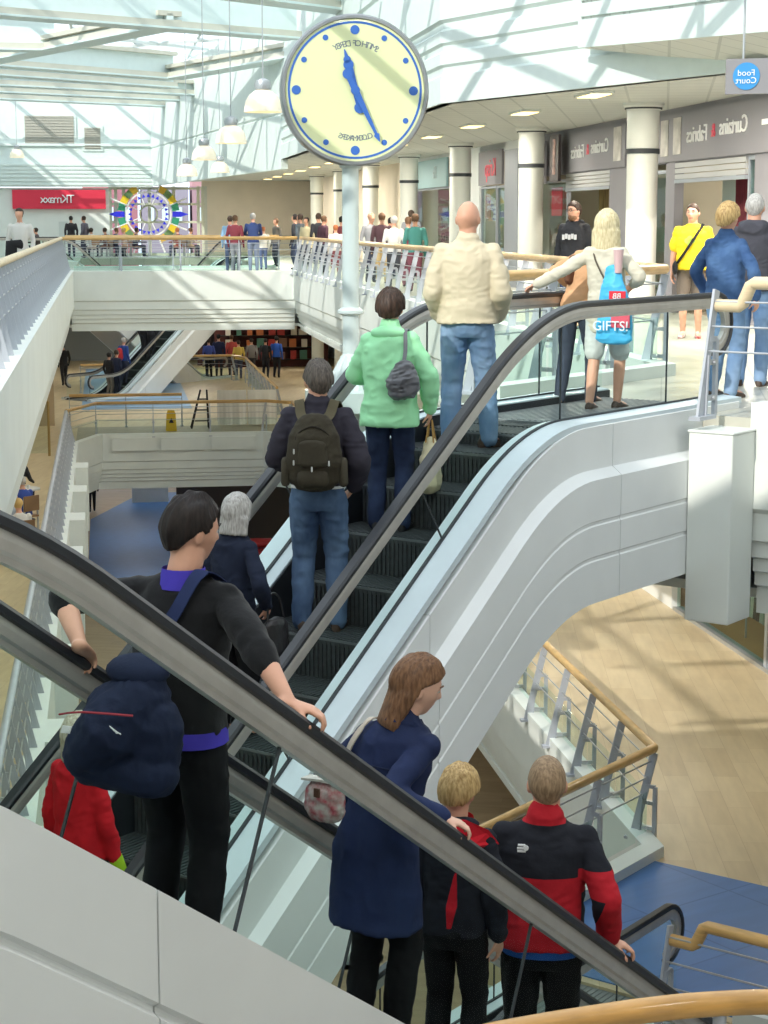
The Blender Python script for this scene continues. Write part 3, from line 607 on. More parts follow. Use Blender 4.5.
def arc_text(b, s, rad, a0, da, size, top=True):
    n = len(s)
    for i, ch in enumerate(s):
        if ch == ' ': continue
        a = a0-da*(i-(n-1)/2) if top else a0+da*(i-(n-1)/2)
        up = (CXR*math.sin(a)+ZU*math.cos(a)); up2 = up if top else -up
        ex = np.cross(up2, CN_)
        add_text(b, ch, cc+CN_*.137+up*rad*R, ex, up2, size, .003)
b = MB(); arc_text(b, 'SMITH OF DERBY', .62, 0.03, .072, .125, True); b.build('lettering', mat('clock_letter', '#6a7486', .5), ck); b = MB(); arc_text(b, 'CLOCKMAKERS', .64, math.pi+.0, .066, .115, False)
b.build('lettering', mat('clock_letter', '#6a7486', .5), ck)
b = MB(); pc = np.array([base[0], base[1], 0])
b.lathe([(.125, .8), (.125, F2+2.0)][::-1], pc+ZU*-.0, 24)
b.lathe([(.125, 0.55-1.2), (.2, .5-1.2), (.2, .46-1.2), (.125, .42-1.2)], pc+ZU*.9, 24); b.lathe([(.14, cc[2]-R*1.04), (.17, cc[2]-R*1.0), (.17, cc[2]-R*.97)], pc, 20)
b.lathe([(.125, .8), (.125, cc[2]-R)], pc, 24); b.build('pole', mat('pole_white', '#bccacb', .35, coat=.3), ck, smooth=True)
b = MB()                                               # flared fluted foot of the pole
for k in range(10):
    a = 2*math.pi*k/10; e = np.array([math.cos(a), math.sin(a), 0]); b.tube([pc+e*.10-ZU*.5, pc+e*.30-ZU*.98, pc+e*.32-ZU*1.05], [.05, .10, .1], 8)
b.lathe([(.125, -.45), (.32, -.98), (.7, -1.0), (.7, -1.3), (.3, -1.35), (.3, F2), (.5, F2)][::-1], pc, 24); b.build('pole_foot', mat('pole_white', '#bccacb', .35), ck, smooth=True)
# ------------------------------------------------------------------ columns
M_COL = mat('column_white', '#e9ebe4', .45, var=.02)
for v in (29.3, 37.2, 44.8, 52.5, 60.2, 67.9, 75.6):
    c = U(8.6, v); b = MB(); b.lathe([(.27, 0), (.27, .25), (.25, .27), (.25, 2.62), (.26, 2.64), (.26, 3.28), (.33, 3.36), (.33, 3.4)], c, 28, 0); b.lathe([(.262, 2.6), (.272, 2.6), (.272, 2.68), (.262, 2.68)], c, 28, 1); b.lathe([(.28, 3.3), (.3, 3.3), (.3, 3.34), (.28, 3.34)], c, 28, 1)
    struct(b.build('column', [M_COL, M_DARKGAP], smooth=True))
    if v < 45: continue
    c = U(8.6, v, F1); b = MB(); b.lathe([(.27, 0), (.25, .27), (.25, 3.55)], c, 20); struct(b.build('column', M_COL, smooth=True))
# ------------------------------------------------------------------ shopfronts on the gallery, plane u = 9.6
M_SIGNGREY = mat('sign_grey', '#85838a', .55, var=.02); M_FRAME = mat('frame_grey', '#a2a8b2', .4, .3); M_SHUT = tilemat('shutter', '#c2c3c2', '#b7b8b7', '#8d8d8d', 40, .09, 0, .5)
M_SHOPGLASS = glassmat('shop_glass', (.78, .90, .87), 1.0)
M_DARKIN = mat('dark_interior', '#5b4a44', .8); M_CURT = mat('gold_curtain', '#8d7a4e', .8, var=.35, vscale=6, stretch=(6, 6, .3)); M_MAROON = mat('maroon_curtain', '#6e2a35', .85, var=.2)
us = 9.6
def wall_piece(v0, v1, z0, z1, m, nm='wall_shopfront', du=0.0, th=.08):
    b = MB(); b.box(U(us+du, (v0+v1)/2, (z0+z1)/2), A2*th, A1*(v1-v0)/2, ZU*(z1-z0)/2); return struct(b.build(nm, m))
def window(v0, v1, z0, z1, m, nm, du=0.0, fr=.06):
    t = MB(); b = MB(); b.box(U(us+du, (v0+v1)/2, (z0+z1)/2), A2*.012, A1*((v1-v0)/2-fr), ZU*((z1-z0)/2-fr)); o = b.build(nm, m); struct(o)
    f = MB(); h_ = (z1-z0)/2; c = U(us+du, (v0+v1)/2, (z0+z1)/2)
    for s_ in (-1, 1): f.box(c+A1*s_*((v1-v0)/2-fr/2), A2*.04, A1*fr/2, ZU*h_); f.box(c+ZU*s_*(h_-fr/2), A2*.04, A1*((v1-v0)/2-fr), ZU*fr/2)
    fo = f.build(nm+'_frame', M_FRAME, o); return o
slab('floor_shop', [xy(U(9.7, 15)), xy(U(13.9, 15)), xy(U(13.9, 62)), xy(U(9.7, 62))], 0, .012, mat('shop_floor', '#8e7f70', .6))
wall_piece(18, 41.2, 2.5, 3.42, M_SIGNGREY)
wall_piece(41.2, 51.2, 3.2, 3.42, M_CREAM); wall_piece(57.6, 84, 0, 3.42, M_BEIGE)
wall_piece(18, 26.6, 0, 2.5, M_SIGNGREY); wall_piece(30.5, 31.0, 0, 2.5, M_SIGNGREY); wall_piece(32.1, 34.6, 0, 2.5, M_SIGNGREY)
struct(quickbox('wall_shop_back', U(12.6, 37, 1.7), A2*.05, A1*22, ZU*1.7, mat('shop_back_wall', '#bfb9a8', .8)))
for v in (31.3, 43.0, 47.6, 58): struct(quickbox('wall_shop_partition', U(11.2, v, 1.7), A2*1.45, A1*.06, ZU*1.7, mat('shop_back_wall', '#bfb9a8', .8)))
window(31.0, 32.1, 0, 2.4, M_SHOPGLASS, 'window_shop')
window(26.6, 27.0, 0, 2.5, M_SHOPGLASS, 'window_shop')
window(38.0, 40.6, 0, 2.4, M_SHOPGLASS, 'window_shop')
def shutter(v0, v1, z0, z1, lb):
    t = thing('roller_shutter', lb, 'shutter', U(us-.05, (v0+v1)/2, z0)); b = MB(); n = int((z1-z0)/.07)
    for k in range(n): b.box(U(us-.06, (v0+v1)/2, z0+(k+.5)*(z1-z0)/n), A2*.02, A1*(v1-v0)/2, ZU*(z1-z0)/n*.42)
    b.build('slat_curtain', mat('shutter_grey', '#b9babb', .5, .2), t); b = MB(); b.box(U(us-.06, (v0+v1)/2, z0-.03), A2*.03, A1*(v1-v0)/2, ZU*.03); b.build('bottom_bar', M_FRAME, t)
shutter(27.0, 30.5, 2.22, 2.5, 'half-rolled shutter above the opening behind the yellow shirt man')
shutter(34.6, 38.0, 2.2, 2.5, 'half-rolled shutter above the gold curtains behind the hooded man')
def curtain(v0, v1, u, m, lb, z1=2.3):
    b = MB(); n = 60; vs = []; 
    for i in range(n+1):
        v = v0+(v1-v0)*i/n; uu = u+.06*math.sin(i*1.05); vs += [U(uu, v, .05), U(uu-.02, v, z1)]
    b.add(vs, [(2*i, 2*i+1, 2*i+3, 2*i+2) for i in range(n)]); o = b.build('curtain', m, smooth=True); sm = o.modifiers.new('s', 'SOLIDIFY'); sm.thickness = .015
    return tag(o, lb, 'curtain')
curtain(29.5, 30.4, 10.4, mat('sheer_curtain', '#cfdcd4', .8), 'pale sheer curtain in the opening beside the round column')
curtain(28.5, 29.45, 10.3, M_MAROON, 'dark maroon curtain in the opening above the yellow shirt man')
curtain(27.0, 28.45, 10.35, mat('patterned_curtain', '#a08a68', .8, var=.4, vscale=5), 'brown patterned curtain at the shop opening near the denim jacket')
curtain(35.6, 38.0, 10.3, M_CURT, 'gold pleated curtain on display behind the hooded man')
curtain(34.6, 35.55, 10.3, M_MAROON, 'dark maroon curtain beside the gold display curtain')
def board(nm, lb, cat, v0, v1, z0, z1, m, du=-.1, th=.03, txt=None, tm=None, size=.3, tv=None, tz=None, extra=None):
    c = U(us+du, (v0+v1)/2, (z0+z1)/2); t = thing(nm, lb, cat, c-ZU*(z1-z0)/2); b = MB(); b.box(c, A2*th, A1*(v1-v0)/2, ZU*(z1-z0)/2); b.build('board', m, t)
    for (s, v, z, sz, mm) in (txt or []):
        b = MB(); add_text(b, s, U(us+du-th-.008, v, z), -A1, ZU, sz, .008); b.build('lettering', mm, t)
    for (v, z, hv, hz, mm) in (extra or []):
        b = MB(); b.box(U(us+du-th-.006, v, z), A2*.006, A1*hv, ZU*hz); b.build('picture_panel', mm, t)
M_PIC = mat('picture_pale', '#cfcac4', .6, var=.25, vscale=3)
board('shop_sign', 'dark grey sign with mirrored curtain lettering above the yellow shirt man', 'sign', 25.2, 31.9, 2.52, 3.3, mat('sign_board_grey', '#7f7d84', .5), txt=[('Curtains', 27.45, 2.96, .37, M_LET), ('&', 28.38, 2.93, .30, M_LETRED), ('Fabrics', 29.2, 2.91, .37, M_LET)], extra=[(30.25, 2.93, .2, .3, M_PIC), (30.95, 2.92, .2, .3, M_PIC), (25.9, 2.95, .3, .04, M_LET)])
board('shop_sign', 'dark grey sign with mirrored curtain lettering between the two round columns', 'sign', 33.4, 37.6, 2.52, 3.3, mat('sign_board_grey', '#7f7d84', .5), txt=[('Curtains', 35.15, 2.95, .37, M_LET), ('&', 36.05, 2.92, .30, M_LETRED), ('Fabrics', 36.85, 2.90, .37, M_LET)], extra=[(33.9, 2.95, .25, .31, M_PIC)])
board('shop_sign', 'narrow dark vertical sign with a strip of pictures', 'sign', 37.75, 38.5, 2.35, 3.3, mat('sign_dark', '#4d4243', .5), du=-.28, extra=[(38.1, 2.85, .1, .36, mat('picture_pink', '#c9a49a', .6, var=.4, vscale=8))])
board('shop_sign', 'grey sign with small white mirrored letters beside the narrow dark sign', 'sign', 38.7, 41.0, 2.32, 3.2, mat('sign_board_grey', '#7f7d84', .5), du=-.35, txt=[('toner', 39.7, 2.9, .34, M_LET), ('shop', 40.1, 2.62, .15, M_LET)])
board('shop_sign', 'grey sign with red mirrored letters over the dark doorway', 'sign', 44.1, 46.9, 2.42, 3.25, mat('sign_board_grey', '#7f7d84', .5), txt=[('Krisp', 45.4, 2.82, .62, M_LETRED)])
board('shop_sign', 'pale teal sign band over the pink lit shop', 'sign', 51.4, 57.5, 2.5, 3.3, mat('teal_sign', '#9fc3c9', .5), txt=[('life', 53.2, 2.9, .5, mat('teal_letter', '#c7dadd', .5))])
wall_piece(41.2, 43.9, 0, 3.2, M_CREAM); wall_piece(47.0, 51.2, 0, 3.2, M_CREAM); wall_piece(42.5, 43.9, 0, 3.2, M_FRAME, du=-.02); wall_piece(43.9, 47.0, 3.25, 3.42, M_CREAM); wall_piece(51.2, 57.6, 3.3, 3.42, M_CREAM)
window(44.0, 45.0, 0, 2.4, M_SHOPGLASS, 'door_glazed'); window(45.1, 47.0, 0, 2.4, M_SHOPGLASS, 'window_shop'); window(51.3, 57.5, 0, 2.5, M_SHOPGLASS, 'window_shop')
M_PINK = mat('pink_shop_wall', '#d9657f', .7); M_STOCK = mat('shop_stock', '#c98d94', .7, col2='#5c4a55', vscale=7)
struct(quickbox('wall_pink', U(11.0, 54.4, 1.9), A2*.05, A1*3.1, ZU*1.3, M_PINK))
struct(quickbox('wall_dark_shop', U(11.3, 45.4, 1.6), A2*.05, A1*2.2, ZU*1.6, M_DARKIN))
for v, z, hv, hz, lb, m in ((45.8, 1.95, .5, .2, 'pale poster high in the dark shop doorway', M_PIC), (45.6, 1.35, .6, .17, 'white poster in the dark shop doorway', M_LET), (39.3, 1.95, .45, .3, 'red poster in the glazed shop window', M_RED), (46.6, 1.9, .3, .3, 'pinkish poster in the narrow shop window', mat('poster_pink', '#c98f86', .6))):
    u_ = 11.2 if v > 43 and v < 46.5 else us+.06
    b = MB(); b.box(U(u_, v, z), A2*.01, A1*hv, ZU*hz); tag(b.build('poster', m), lb, 'poster')
for k, (z, m) in enumerate(((.35, M_STOCK), (.85, M_STOCK), (1.35, mat('stock_teal', '#6f8d96', .7, col2='#b0a0a0', vscale=6)))):
    t = thing('display_shelf', ('lower', 'middle', 'upper')[k]+' stock shelf in the pink lit shop', 'shelf', U(10.5, 54.3, z)); b = MB(); b.box(U(10.5, 54.3, z), A2*.25, A1*2.6, ZU*.03); b.build('shelf_board', M_DARKIN, t)
    b = MB()
    for q in range(14): b.box(U(10.5, 52+q*.36, z+.17), A2*.2, A1*.13, ZU*(.1+.05*((q*7) % 3)))
    o = b.build('stock', m, t); o['kind'] = 'stuff'
# dark items inside shop
for v, lb in ((45.9, 'dark clothing rail low in the dark shop doorway'),):
    t = thing('clothes_rail', lb, 'rack', U(10.6, v, 0)); b = MB(); b.tube([U(10.6, v-.5, .02), U(10.6, v-.5, 1.1), U(10.6, v+.5, 1.1), U(10.6, v+.5, .02)], .015, 6); b.build('frame', M_STEEL, t)
    for q in range(7):
        b = MB(); b.box(U(10.6, v-.42+q*.14, .72), A2*.2, A1*.04, ZU*.34); b.build('garment', mat('garment_dark', '#453c42', .8, var=.3), t)
# hanging sign at the top right
c = pix(763, 76, 19.0); t = thing('hanging_sign', 'grey hanging sign with blue discs and mirrored Food Court lettering', 'sign', c-ZU*.33)
ex = np.array([1., -.0, 0]); ex = norm2(NX*.55+np.array([1, 0, 0])*.45); en = np.cross(ex, ZU); en = en if en[1] < 0 else -en
b = MB(); b.box(c+ex*.35, ex*.72, en*.03, ZU*.165*1.05); b.build('board', mat('sign_board_light', '#8c8a8d', .5), t)
for k, s in enumerate((('Food', 'Court'), ('Toi', 'lets'))):
    cd_ = c+ex*(-.16+.36*k)+en*.032; b = MB(); b.lathe([(0.0001, 0), (.135, 0), (.135, .008), (0.0001, .008)], cd_, 32, ax=en); b.build('disc', mat('sign_blue', '#2f8fd0', .5), t)
    b = MB()
    if k == 0: add_text(b, s[0], cd_+en*.012+ZU*.03, ex, ZU, .085, .003); b.build('lettering', M_LET, t); b = MB(); add_text(b, s[1], cd_+en*.012-ZU*.045, ex, ZU, .085, .003)
    else: b.lathe([(0.0001, 0), (.035, 0), (.035, .006), (0.0001, .006)], cd_+en*.008-ex*.07, 16, ax=en)
    b.build('lettering', M_LET, t)
for s_ in (-.2, .9):
    b = MB(); b.tube([c+ex*s_+ZU*.17, c+ex*s_+ZU*2.2], .012, 6); b.build('hanger', M_STEEL, t)
# ------------------------------------------------------------------ far end of the gallery
t = thing('shop_sign', 'red shop sign with mirrored white lettering on the far wall', 'sign', U(-2.1, VB-.1, 2.1))
b = MB(); b.box(U(-1.9, VB-.12, 2.5), A2*2.05, A1*.1, ZU*.42); b.build('board', mat('sign_red_far', '#d8304a', .5), t)
b = MB(); add_text(b, 'TKmaxx', U(-1.98, VB-.26, 2.5), A2, ZU, .52, .05, spacing=.78); b.build('lettering', M_LET, t)
b = MB(); b.box(U(-1.75, VB-.02, 1.1), A2*.2, A1*.02, ZU*.42); tag(b.build('notice_frame', mat('pale_frame', '#cfd6d2', .6)), 'pale rectangular notice on the white wall under the red sign', 'notice')
# glazed screen with the coloured wheel
b = MB()
for u in (.35, .6, .95, 2.1, 3.2, 4.3, 4.5): b.box(U(u, VB+.4, 1.5), A2*.07, A1*.07, ZU*1.6)
for z in (.05, .8, 1.5, 2.3, 3.0): b.box(U(2.5, VB+.4, z), A2*2.1, A1*.05, ZU*.05)
t = struct(b.build('window_far_frame', mat('far_frame', '#c8cbb8', .5)))
struct(quickbox('window_far', U(2.5, VB+.44, 1.55), A2*2.2, A1*.01, ZU*1.55, glassmat('far_glass', (.9, .96, 1), .4)))
for k, (u, w_, h_, m) in enumerate(((.4, 1.4, 2.9, '#b9787f'), (3.2, 1.2, 2.5, '#a99aa6'), (5.9, 1.3, 3.1, '#b98f96'))):
    t = thing('distant_building', ('pink brick building seen through the glazed screen at its left', 'grey brick building seen through the middle of the glazed screen', 'pink building seen through the glazed screen at its right')[k], 'building', U(u, VB+14, -4))
    b = MB(); b.box(U(u, VB+14, h_/2-1.6), A2*w_, A1*1.5, ZU*(h_/2+2.4)); b.build('wall', mat('bldg%d' % k, m, .8), t)
    for q in range(3):
        b = MB(); b.box(U(u-w_*.6+q*w_*.6, VB+12.48, 1.9), A2*.16, A1*.03, ZU*.35); b.build('window', mat('bldg_window', '#e8eef0', .3), t)
t = thing('wheel_window', 'round stained wheel of blue, yellow and green panels in front of the glazed screen', 'ornament', U(2.05, VB+.12, .1))
wc = U(2.05, VB+.12, 1.85); wr = 1.03
b = MB(); b.lathe([(wr*.93, -.04), (wr, -.04), (wr, .04), (wr*.93, .04), (wr*.93, -.04)], wc, 48, ax=-A1); b.build('outer_ring', M_LET, t)
b = MB(); b.lathe([(wr*.34, -.04), (wr*.41, -.04), (wr*.41, .04), (wr*.34, .04), (wr*.34, -.04)], wc, 36, ax=-A1); b.build('inner_ring', mat('ring_grey', '#8d9478', .5), t)
cols = ['#2b30d8', '#3a9a78', '#e6c92e', '#6d8f5e', '#e0b63a', '#3a9a78']
MC = [mat('wheel%d' % i, c, .5) for i, c in enumerate(cols)]
for k in range(24):
    a = 2*math.pi*k/24; ea = A2*math.cos(a)+ZU*math.sin(a); et = -A2*math.sin(a)+ZU*math.cos(a)
    b = MB(); b.prism([wc+ea*wr*.74-et*.08, wc+ea*wr*.74+et*.08, wc+ea*wr*.9], -A1*.03); b.build('tooth', MC[0], t)
    near = min(abs(math.sin(a)), 1)
    if abs(math.cos(a)) > .35:
        i = k % 12; i = min(i, 12-i); b = MB(); r1 = 1.35 if i else 1.62
        if i == 0: b.prism([wc+ea*wr*1.04-et*.12, wc+ea*wr*1.4-et*.12, wc+ea*wr*1.75, wc+ea*wr*1.4+et*.12, wc+ea*wr*1.04+et*.12], -A1*.03)
        else: b.prism([wc+ea*wr*1.04-et*.15, wc+ea*wr*r1-et*.19, wc+ea*wr*r1+et*.19, wc+ea*wr*1.04+et*.15], -A1*.03)
        b.build('coloured_panel', MC[[0, 1, 2, 3, 4, 5][i % 6]], t)
for k in range(8):
    a = math.pi/8+k*math.pi/4; ea = A2*math.cos(a)+ZU*math.sin(a); b = MB(); b.tube([wc+ea*wr*.4, wc+ea*wr*.72], .03, 6); b.tube([wc+ea*wr*1.0, wc+ea*wr*1.8], .045, 6); b.build('spoke', M_LET, t)
b = MB(); b.tube([wc-ZU*wr*1.0, wc-ZU*1.9], .06, 8); b.build('stand', M_STEEL, t)
# hanging arrow sign below the upper bridge
c = pix(145, 315, 54.0); t = thing('hanging_sign', 'blue sign with a white arrow hanging below the upper bridge', 'sign', c-ZU*.3)
b = MB(); b.box(c, A2*.62, A1*.04, ZU*.3); b.build('board', mat('arrow_blue', '#4c86a8', .5), t)
b = MB(); b.prism([c+A2*p+ZU*q-A1*.045 for p, q in ((.12, .04), (.34, .04), (.27, .13), (.36, .13), (.5, 0), (.36, -.13), (.27, -.13), (.34, -.04), (.12, -.04))], -A1*.015); b.build('arrow', M_LET, t)
b = MB(); b.lathe([(.12, 0), (.17, 0), (.17, .01), (.12, .01), (.12, 0)], c-A2*.33-A1*.045, 20, ax=-A1); b.build('symbol_ring', mat('sym', '#b7c8c4', .5), t)
b = MB(); b.tube([c-A2*.4+ZU*.3, c-A2*.4+ZU*.7], .015, 6); b.tube([c+A2*.4+ZU*.3, c+A2*.4+ZU*.7], .015, 6); b.build('hanger', M_STEEL, t)
# ------------------------------------------------------------------ figures
_rs = np.random.RandomState(7); _tab = _rs.rand(64, 64, 64)
def vnoise(p, sc):
    q = np.asarray(p)*sc; i = np.floor(q).astype(int); f = q-i; f = f*f*(3-2*f); i0 = i % 64; i1 = (i+1) % 64
    def g(a, b, c): return _tab[a, b, c]
    x0, y0, z0 = i0.T; x1, y1, z1 = i1.T; fx, fy, fz = f.T
    c00 = g(x0, y0, z0)*(1-fx)+g(x1, y0, z0)*fx; c10 = g(x0, y1, z0)*(1-fx)+g(x1, y1, z0)*fx
    c01 = g(x0, y0, z1)*(1-fx)+g(x1, y0, z1)*fx; c11 = g(x0, y1, z1)*(1-fx)+g(x1, y1, z1)*fx
    return ((c00*(1-fy)+c10*fy)*(1-fz)+(c01*(1-fy)+c11*fy)*fz)*2-1
def fuse(b, name, voxel, mats, smooth=4, noise=0.0, nsc=(9, 9, 22), mfun=None, post=None, noise2=0.0, zone=None):
    """one continuous skin over everything in b"""
    me = b.mesh(name, []); ob = bpy.data.objects.new(name, me); COL.objects.link(ob)
    r = ob.modifiers.new('r', 'REMESH'); r.mode = 'VOXEL'; r.voxel_size = voxel; r.adaptivity = 0
    if smooth: s = ob.modifiers.new('s', 'SMOOTH'); s.iterations = smooth; s.factor = .5
    dg = bpy.context.evaluated_depsgraph_get(); dg.update()
    m2 = bpy.data.meshes.new_from_object(ob.evaluated_get(dg)); bpy.data.objects.remove(ob); bpy.data.meshes.remove(me)
    n = len(m2.vertices); co = np.empty(n*3); m2.vertices.foreach_get('co', co); co = co.reshape(-1, 3)
    if noise or noise2 or post:
        no = np.empty(n*3); m2.vertices.foreach_get('normal', no); no = no.reshape(-1, 3)
        if noise:
            w = co+.03*np.stack([vnoise(co+7, 6), vnoise(co+3, 6), vnoise(co+11, 6)], 1)
            d = vnoise(w, np.array(nsc)); d = (1-np.abs(d)*2)*.5+vnoise(w, np.array(nsc)*.45)*.35+(1-np.abs(vnoise(w+5, np.array(nsc)*2.1))*2)*.38
            co = co+no*(d*noise*1.35)[:, None]
        if noise2: co = co+no*(vnoise(co, np.array([60, 60, 60]))*noise2)[:, None]
        if post: co = post(co, no)
        m2.vertices.foreach_set('co', co.reshape(-1))
    if zone: at = m2.attributes.new('zone', 'FLOAT', 'POINT'); at.data.foreach_set('value', zone(co).astype(np.float32))
    m2.materials.clear()
    for m in (mats if isinstance(mats, (list, tuple)) else [mats]): m2.materials.append(m)
    k = len(m2.polygons)
    if mfun:
        ce = np.empty(k*3); m2.polygons.foreach_get('center', ce); m2.polygons.foreach_set('material_index', mfun(ce.reshape(-1, 3)).astype(np.int32))
    else: m2.polygons.foreach_set('material_index', np.zeros(k, np.int32))
    m2.polygons.foreach_set('use_smooth', np.ones(k, bool)); m2.update(); m2.name = name
    return m2
def unit(v): v = np.asarray(v, float); return v/(np.linalg.norm(v)+1e-12)
def rotm(yaw=0, pitch=0, roll=0):                       # yaw left +, pitch down +, roll to the right +
    return np.array((Matrix.Rotation(yaw, 3, 'Z') @ Matrix.Rotation(-pitch, 3, 'X') @ Matrix.Rotation(roll, 3, 'Y')))
def capsule(b, pts, rad, seg=10, side=None):
    """closed tapered limb with rounded ends; rad entries may be (a, c) pairs"""
    pts = [np.asarray(p, float) for p in pts]; R = [r if hasattr(r, '__len__') else (r, r) for r in rad]
    d0 = unit(pts[0]-pts[1]); d1 = unit(pts[-1]-pts[-2]); P = []; Q = []
    for a in (80, 45): P.append(pts[0]+d0*min(R[0])*math.sin(math.radians(a))*.9); Q.append((R[0][0]*math.cos(math.radians(a)), R[0][1]*math.cos(math.radians(a))))
    P += pts; Q += R
    for a in (45, 80): P.append(pts[-1]+d1*min(R[-1])*math.sin(math.radians(a))*.9); Q.append((R[-1][0]*math.cos(math.radians(a)), R[-1][1]*math.cos(math.radians(a))))
    n = len(P); ref = None; vs = []
    for i in range(n):
        t = unit(P[min(i+1, n-1)]-P[max(i-1, 0)])
        if ref is None:
            ref = np.asarray(side, float) if side is not None else np.cross(t, [0, 1., 0])
            if np.linalg.norm(ref-t*(ref@t)) < .1: ref = np.cross(t, [1., 0, 0])
        ref = unit(ref-t*(ref@t)); o = np.cross(t, ref)
        vs += [P[i]+ref*math.cos(2*math.pi*k/seg)*Q[i][0]+o*math.sin(2*math.pi*k/seg)*Q[i][1] for k in range(seg)]
    fs = [(i*seg+k, i*seg+(k+1) % seg, (i+1)*seg+(k+1) % seg, (i+1)*seg+k) for i in range(n-1) for k in range(seg)]+[tuple(range(seg))[::-1], tuple(range((n-1)*seg, n*seg))]
    b.add(vs, fs)
def rings(b, L, seg=20, xf=None):
    """horizontal elliptical rings [(x, y, z, rx, ry)] lofted and closed"""
    vs = []; n = len(L)
    for x, y, z, rx, ry in L:
        for k in range(seg):
            a = 2*math.pi*k/seg; c, s = math.cos(a), math.sin(a); p = .85
            vs.append((x+rx*math.copysign(abs(c)**p, c), y+ry*math.copysign(abs(s)**p, s), z))
    fs = [(i*seg+k, i*seg+(k+1) % seg, (i+1)*seg+(k+1) % seg, (i+1)*seg+k) for i in range(n-1) for k in range(seg)]+[tuple(range(seg))[::-1], tuple(range((n-1)*seg, n*seg))]
    vs = np.array(vs); vs = xf(vs) if xf else vs; b.add(vs, fs)
def sph_dirs(nu, nv):
    D = [(0, 0, -1.)]
    for i in range(1, nv):
        e = -math.pi/2+math.pi*i/nv
        D += [(math.cos(e)*math.sin(2*math.pi*k/nu), math.cos(e)*math.cos(2*math.pi*k/nu), math.sin(e)) for k in range(nu)]
    D.append((0, 0, 1.)); F = [(0, 1+(k+1) % nu, 1+k) for k in range(nu)]
    for i in range(nv-2): F += [(1+i*nu+k, 1+i*nu+(k+1) % nu, 1+(i+1)*nu+(k+1) % nu, 1+(i+1)*nu+k) for k in range(nu)]
    L = len(D)-1; F += [(L, 1+(nv-2)*nu+k, 1+(nv-2)*nu+(k+1) % nu) for k in range(nu)]
    return np.array(D), F
def head_r(d):
    x, y, z = d.T; low = np.clip(-z, 0, 1); hi = np.clip(z, 0, 1)
    rx = .078*(1-.24*low**1.3); ry = np.where(y > 0, .093, .105-.02*low); rz = np.where(z > 0, .118, .122)
    r = 1/np.sqrt((x/rx)**2+(y/ry)**2+(z/rz)**2)
    az = np.arctan2(x, np.maximum(y, 1e-6)); g = lambda a, e, sa, se: np.exp(-((az-a)/sa)**2-((z-e)/se)**2)*(y > 0)
    r = r+.020*g(0, -.17, .13, .13)+.008*g(0, .0, .10, .16)                 # nose and bridge
    for s in (-1, 1): r = r-.010*g(s*.36, .06, .17, .10)+.005*g(s*.33, .24, .26, .08)+.004*g(s*.55, -.18, .2, .18)
    r = r+.006*g(0, -.47, .26, .06)+.005*g(0, -.58, .24, .06)-.003*g(0, -.525, .3, .03)+.010*g(0, -.80, .35, .14)
    return r
def hair_mesh(b, style, xf, seed=0, nu=56, nv=36):
    D, F = sph_dirs(nu, nv); x, y, z = D.T; r = head_r(D); az = np.abs(np.arctan2(x, y))
    th = {'short': .019, 'crop': .007, 'fluffy': .035, 'bob': .026, 'tucked': .020, 'long': .024, 'wavy': .034, 'curly': .032}.get(style, .014)
    longs = style in ('bob', 'long', 'wavy', 'tucked')
    # hairline elevation as a function of azimuth from the front
    if style == 'tucked': line = np.interp(az, [0, .5, 1.0, 1.35, 1.55, 1.75, 3.2], [.60, .52, .42, .26, .16, -.85, -.95])
    elif longs: line = np.interp(az, [0, .5, .95, 1.15, 1.6, 3.2], [.62, .52, .30, -.75, -.9, -.95])
    elif style in ('curly', 'fluffy'): line = np.interp(az, [0, .7, 1.1, 1.5, 1.9, 2.4, 3.2], [.60, .52, .25, .0, -.2, -.62, -.68])
    else: line = np.interp(az, [0, .7, 1.1, 1.35, 1.6, 1.9, 2.5, 3.2], [.62, .56, .35, -.05, .08, -.2, -.72, -.80])
    k = np.clip((z-line)/.14, 0, 1); k = k*k*(3-2*k)
    t = th*(.75+.25*np.clip(z, 0, 1)); rr = r*(1-.10*(1-k))+t*k
    if longs:
        drop = {'bob': .145, 'tucked': .185, 'long': .27, 'wavy': .20}[style]; cyl = {'bob': .105, 'tucked': .100, 'long': .10, 'wavy': .118}[style]
        hz = np.sqrt(x*x+y*y)+1e-6; ext = np.minimum(cyl/hz*np.where(y < 0, 1.05, .9), drop/np.maximum(-z, 1e-3)); dn = np.clip((-z-.02)/.25, 0, 1)*np.clip((az-(1.68 if style == 'tucked' else 1.0))/.35, 0, 1)
        rr = np.maximum(rr, rr*(1-dn)+ext*dn)
    P = D*rr[:, None]; a2 = np.arctan2(x, y)
    st = np.sin(a2*23+seed+2.2*vnoise(P+seed, np.array([14, 14, 14.]))*2)*.5+vnoise(P+seed, np.array([45, 45, 10.]))
    amp = {'crop': .0012, 'short': .0065, 'curly': .009, 'fluffy': .006}.get(style, .0045)
    P = P+D*(st*amp*k)[:, None]
    b.add(xf(P), F)
def skin_zone_lips(c): return ((np.abs(c[:, 0]) < .024) & (c[:, 1] > .07) & (c[:, 2] < -.055) & (c[:, 2] > -.075))
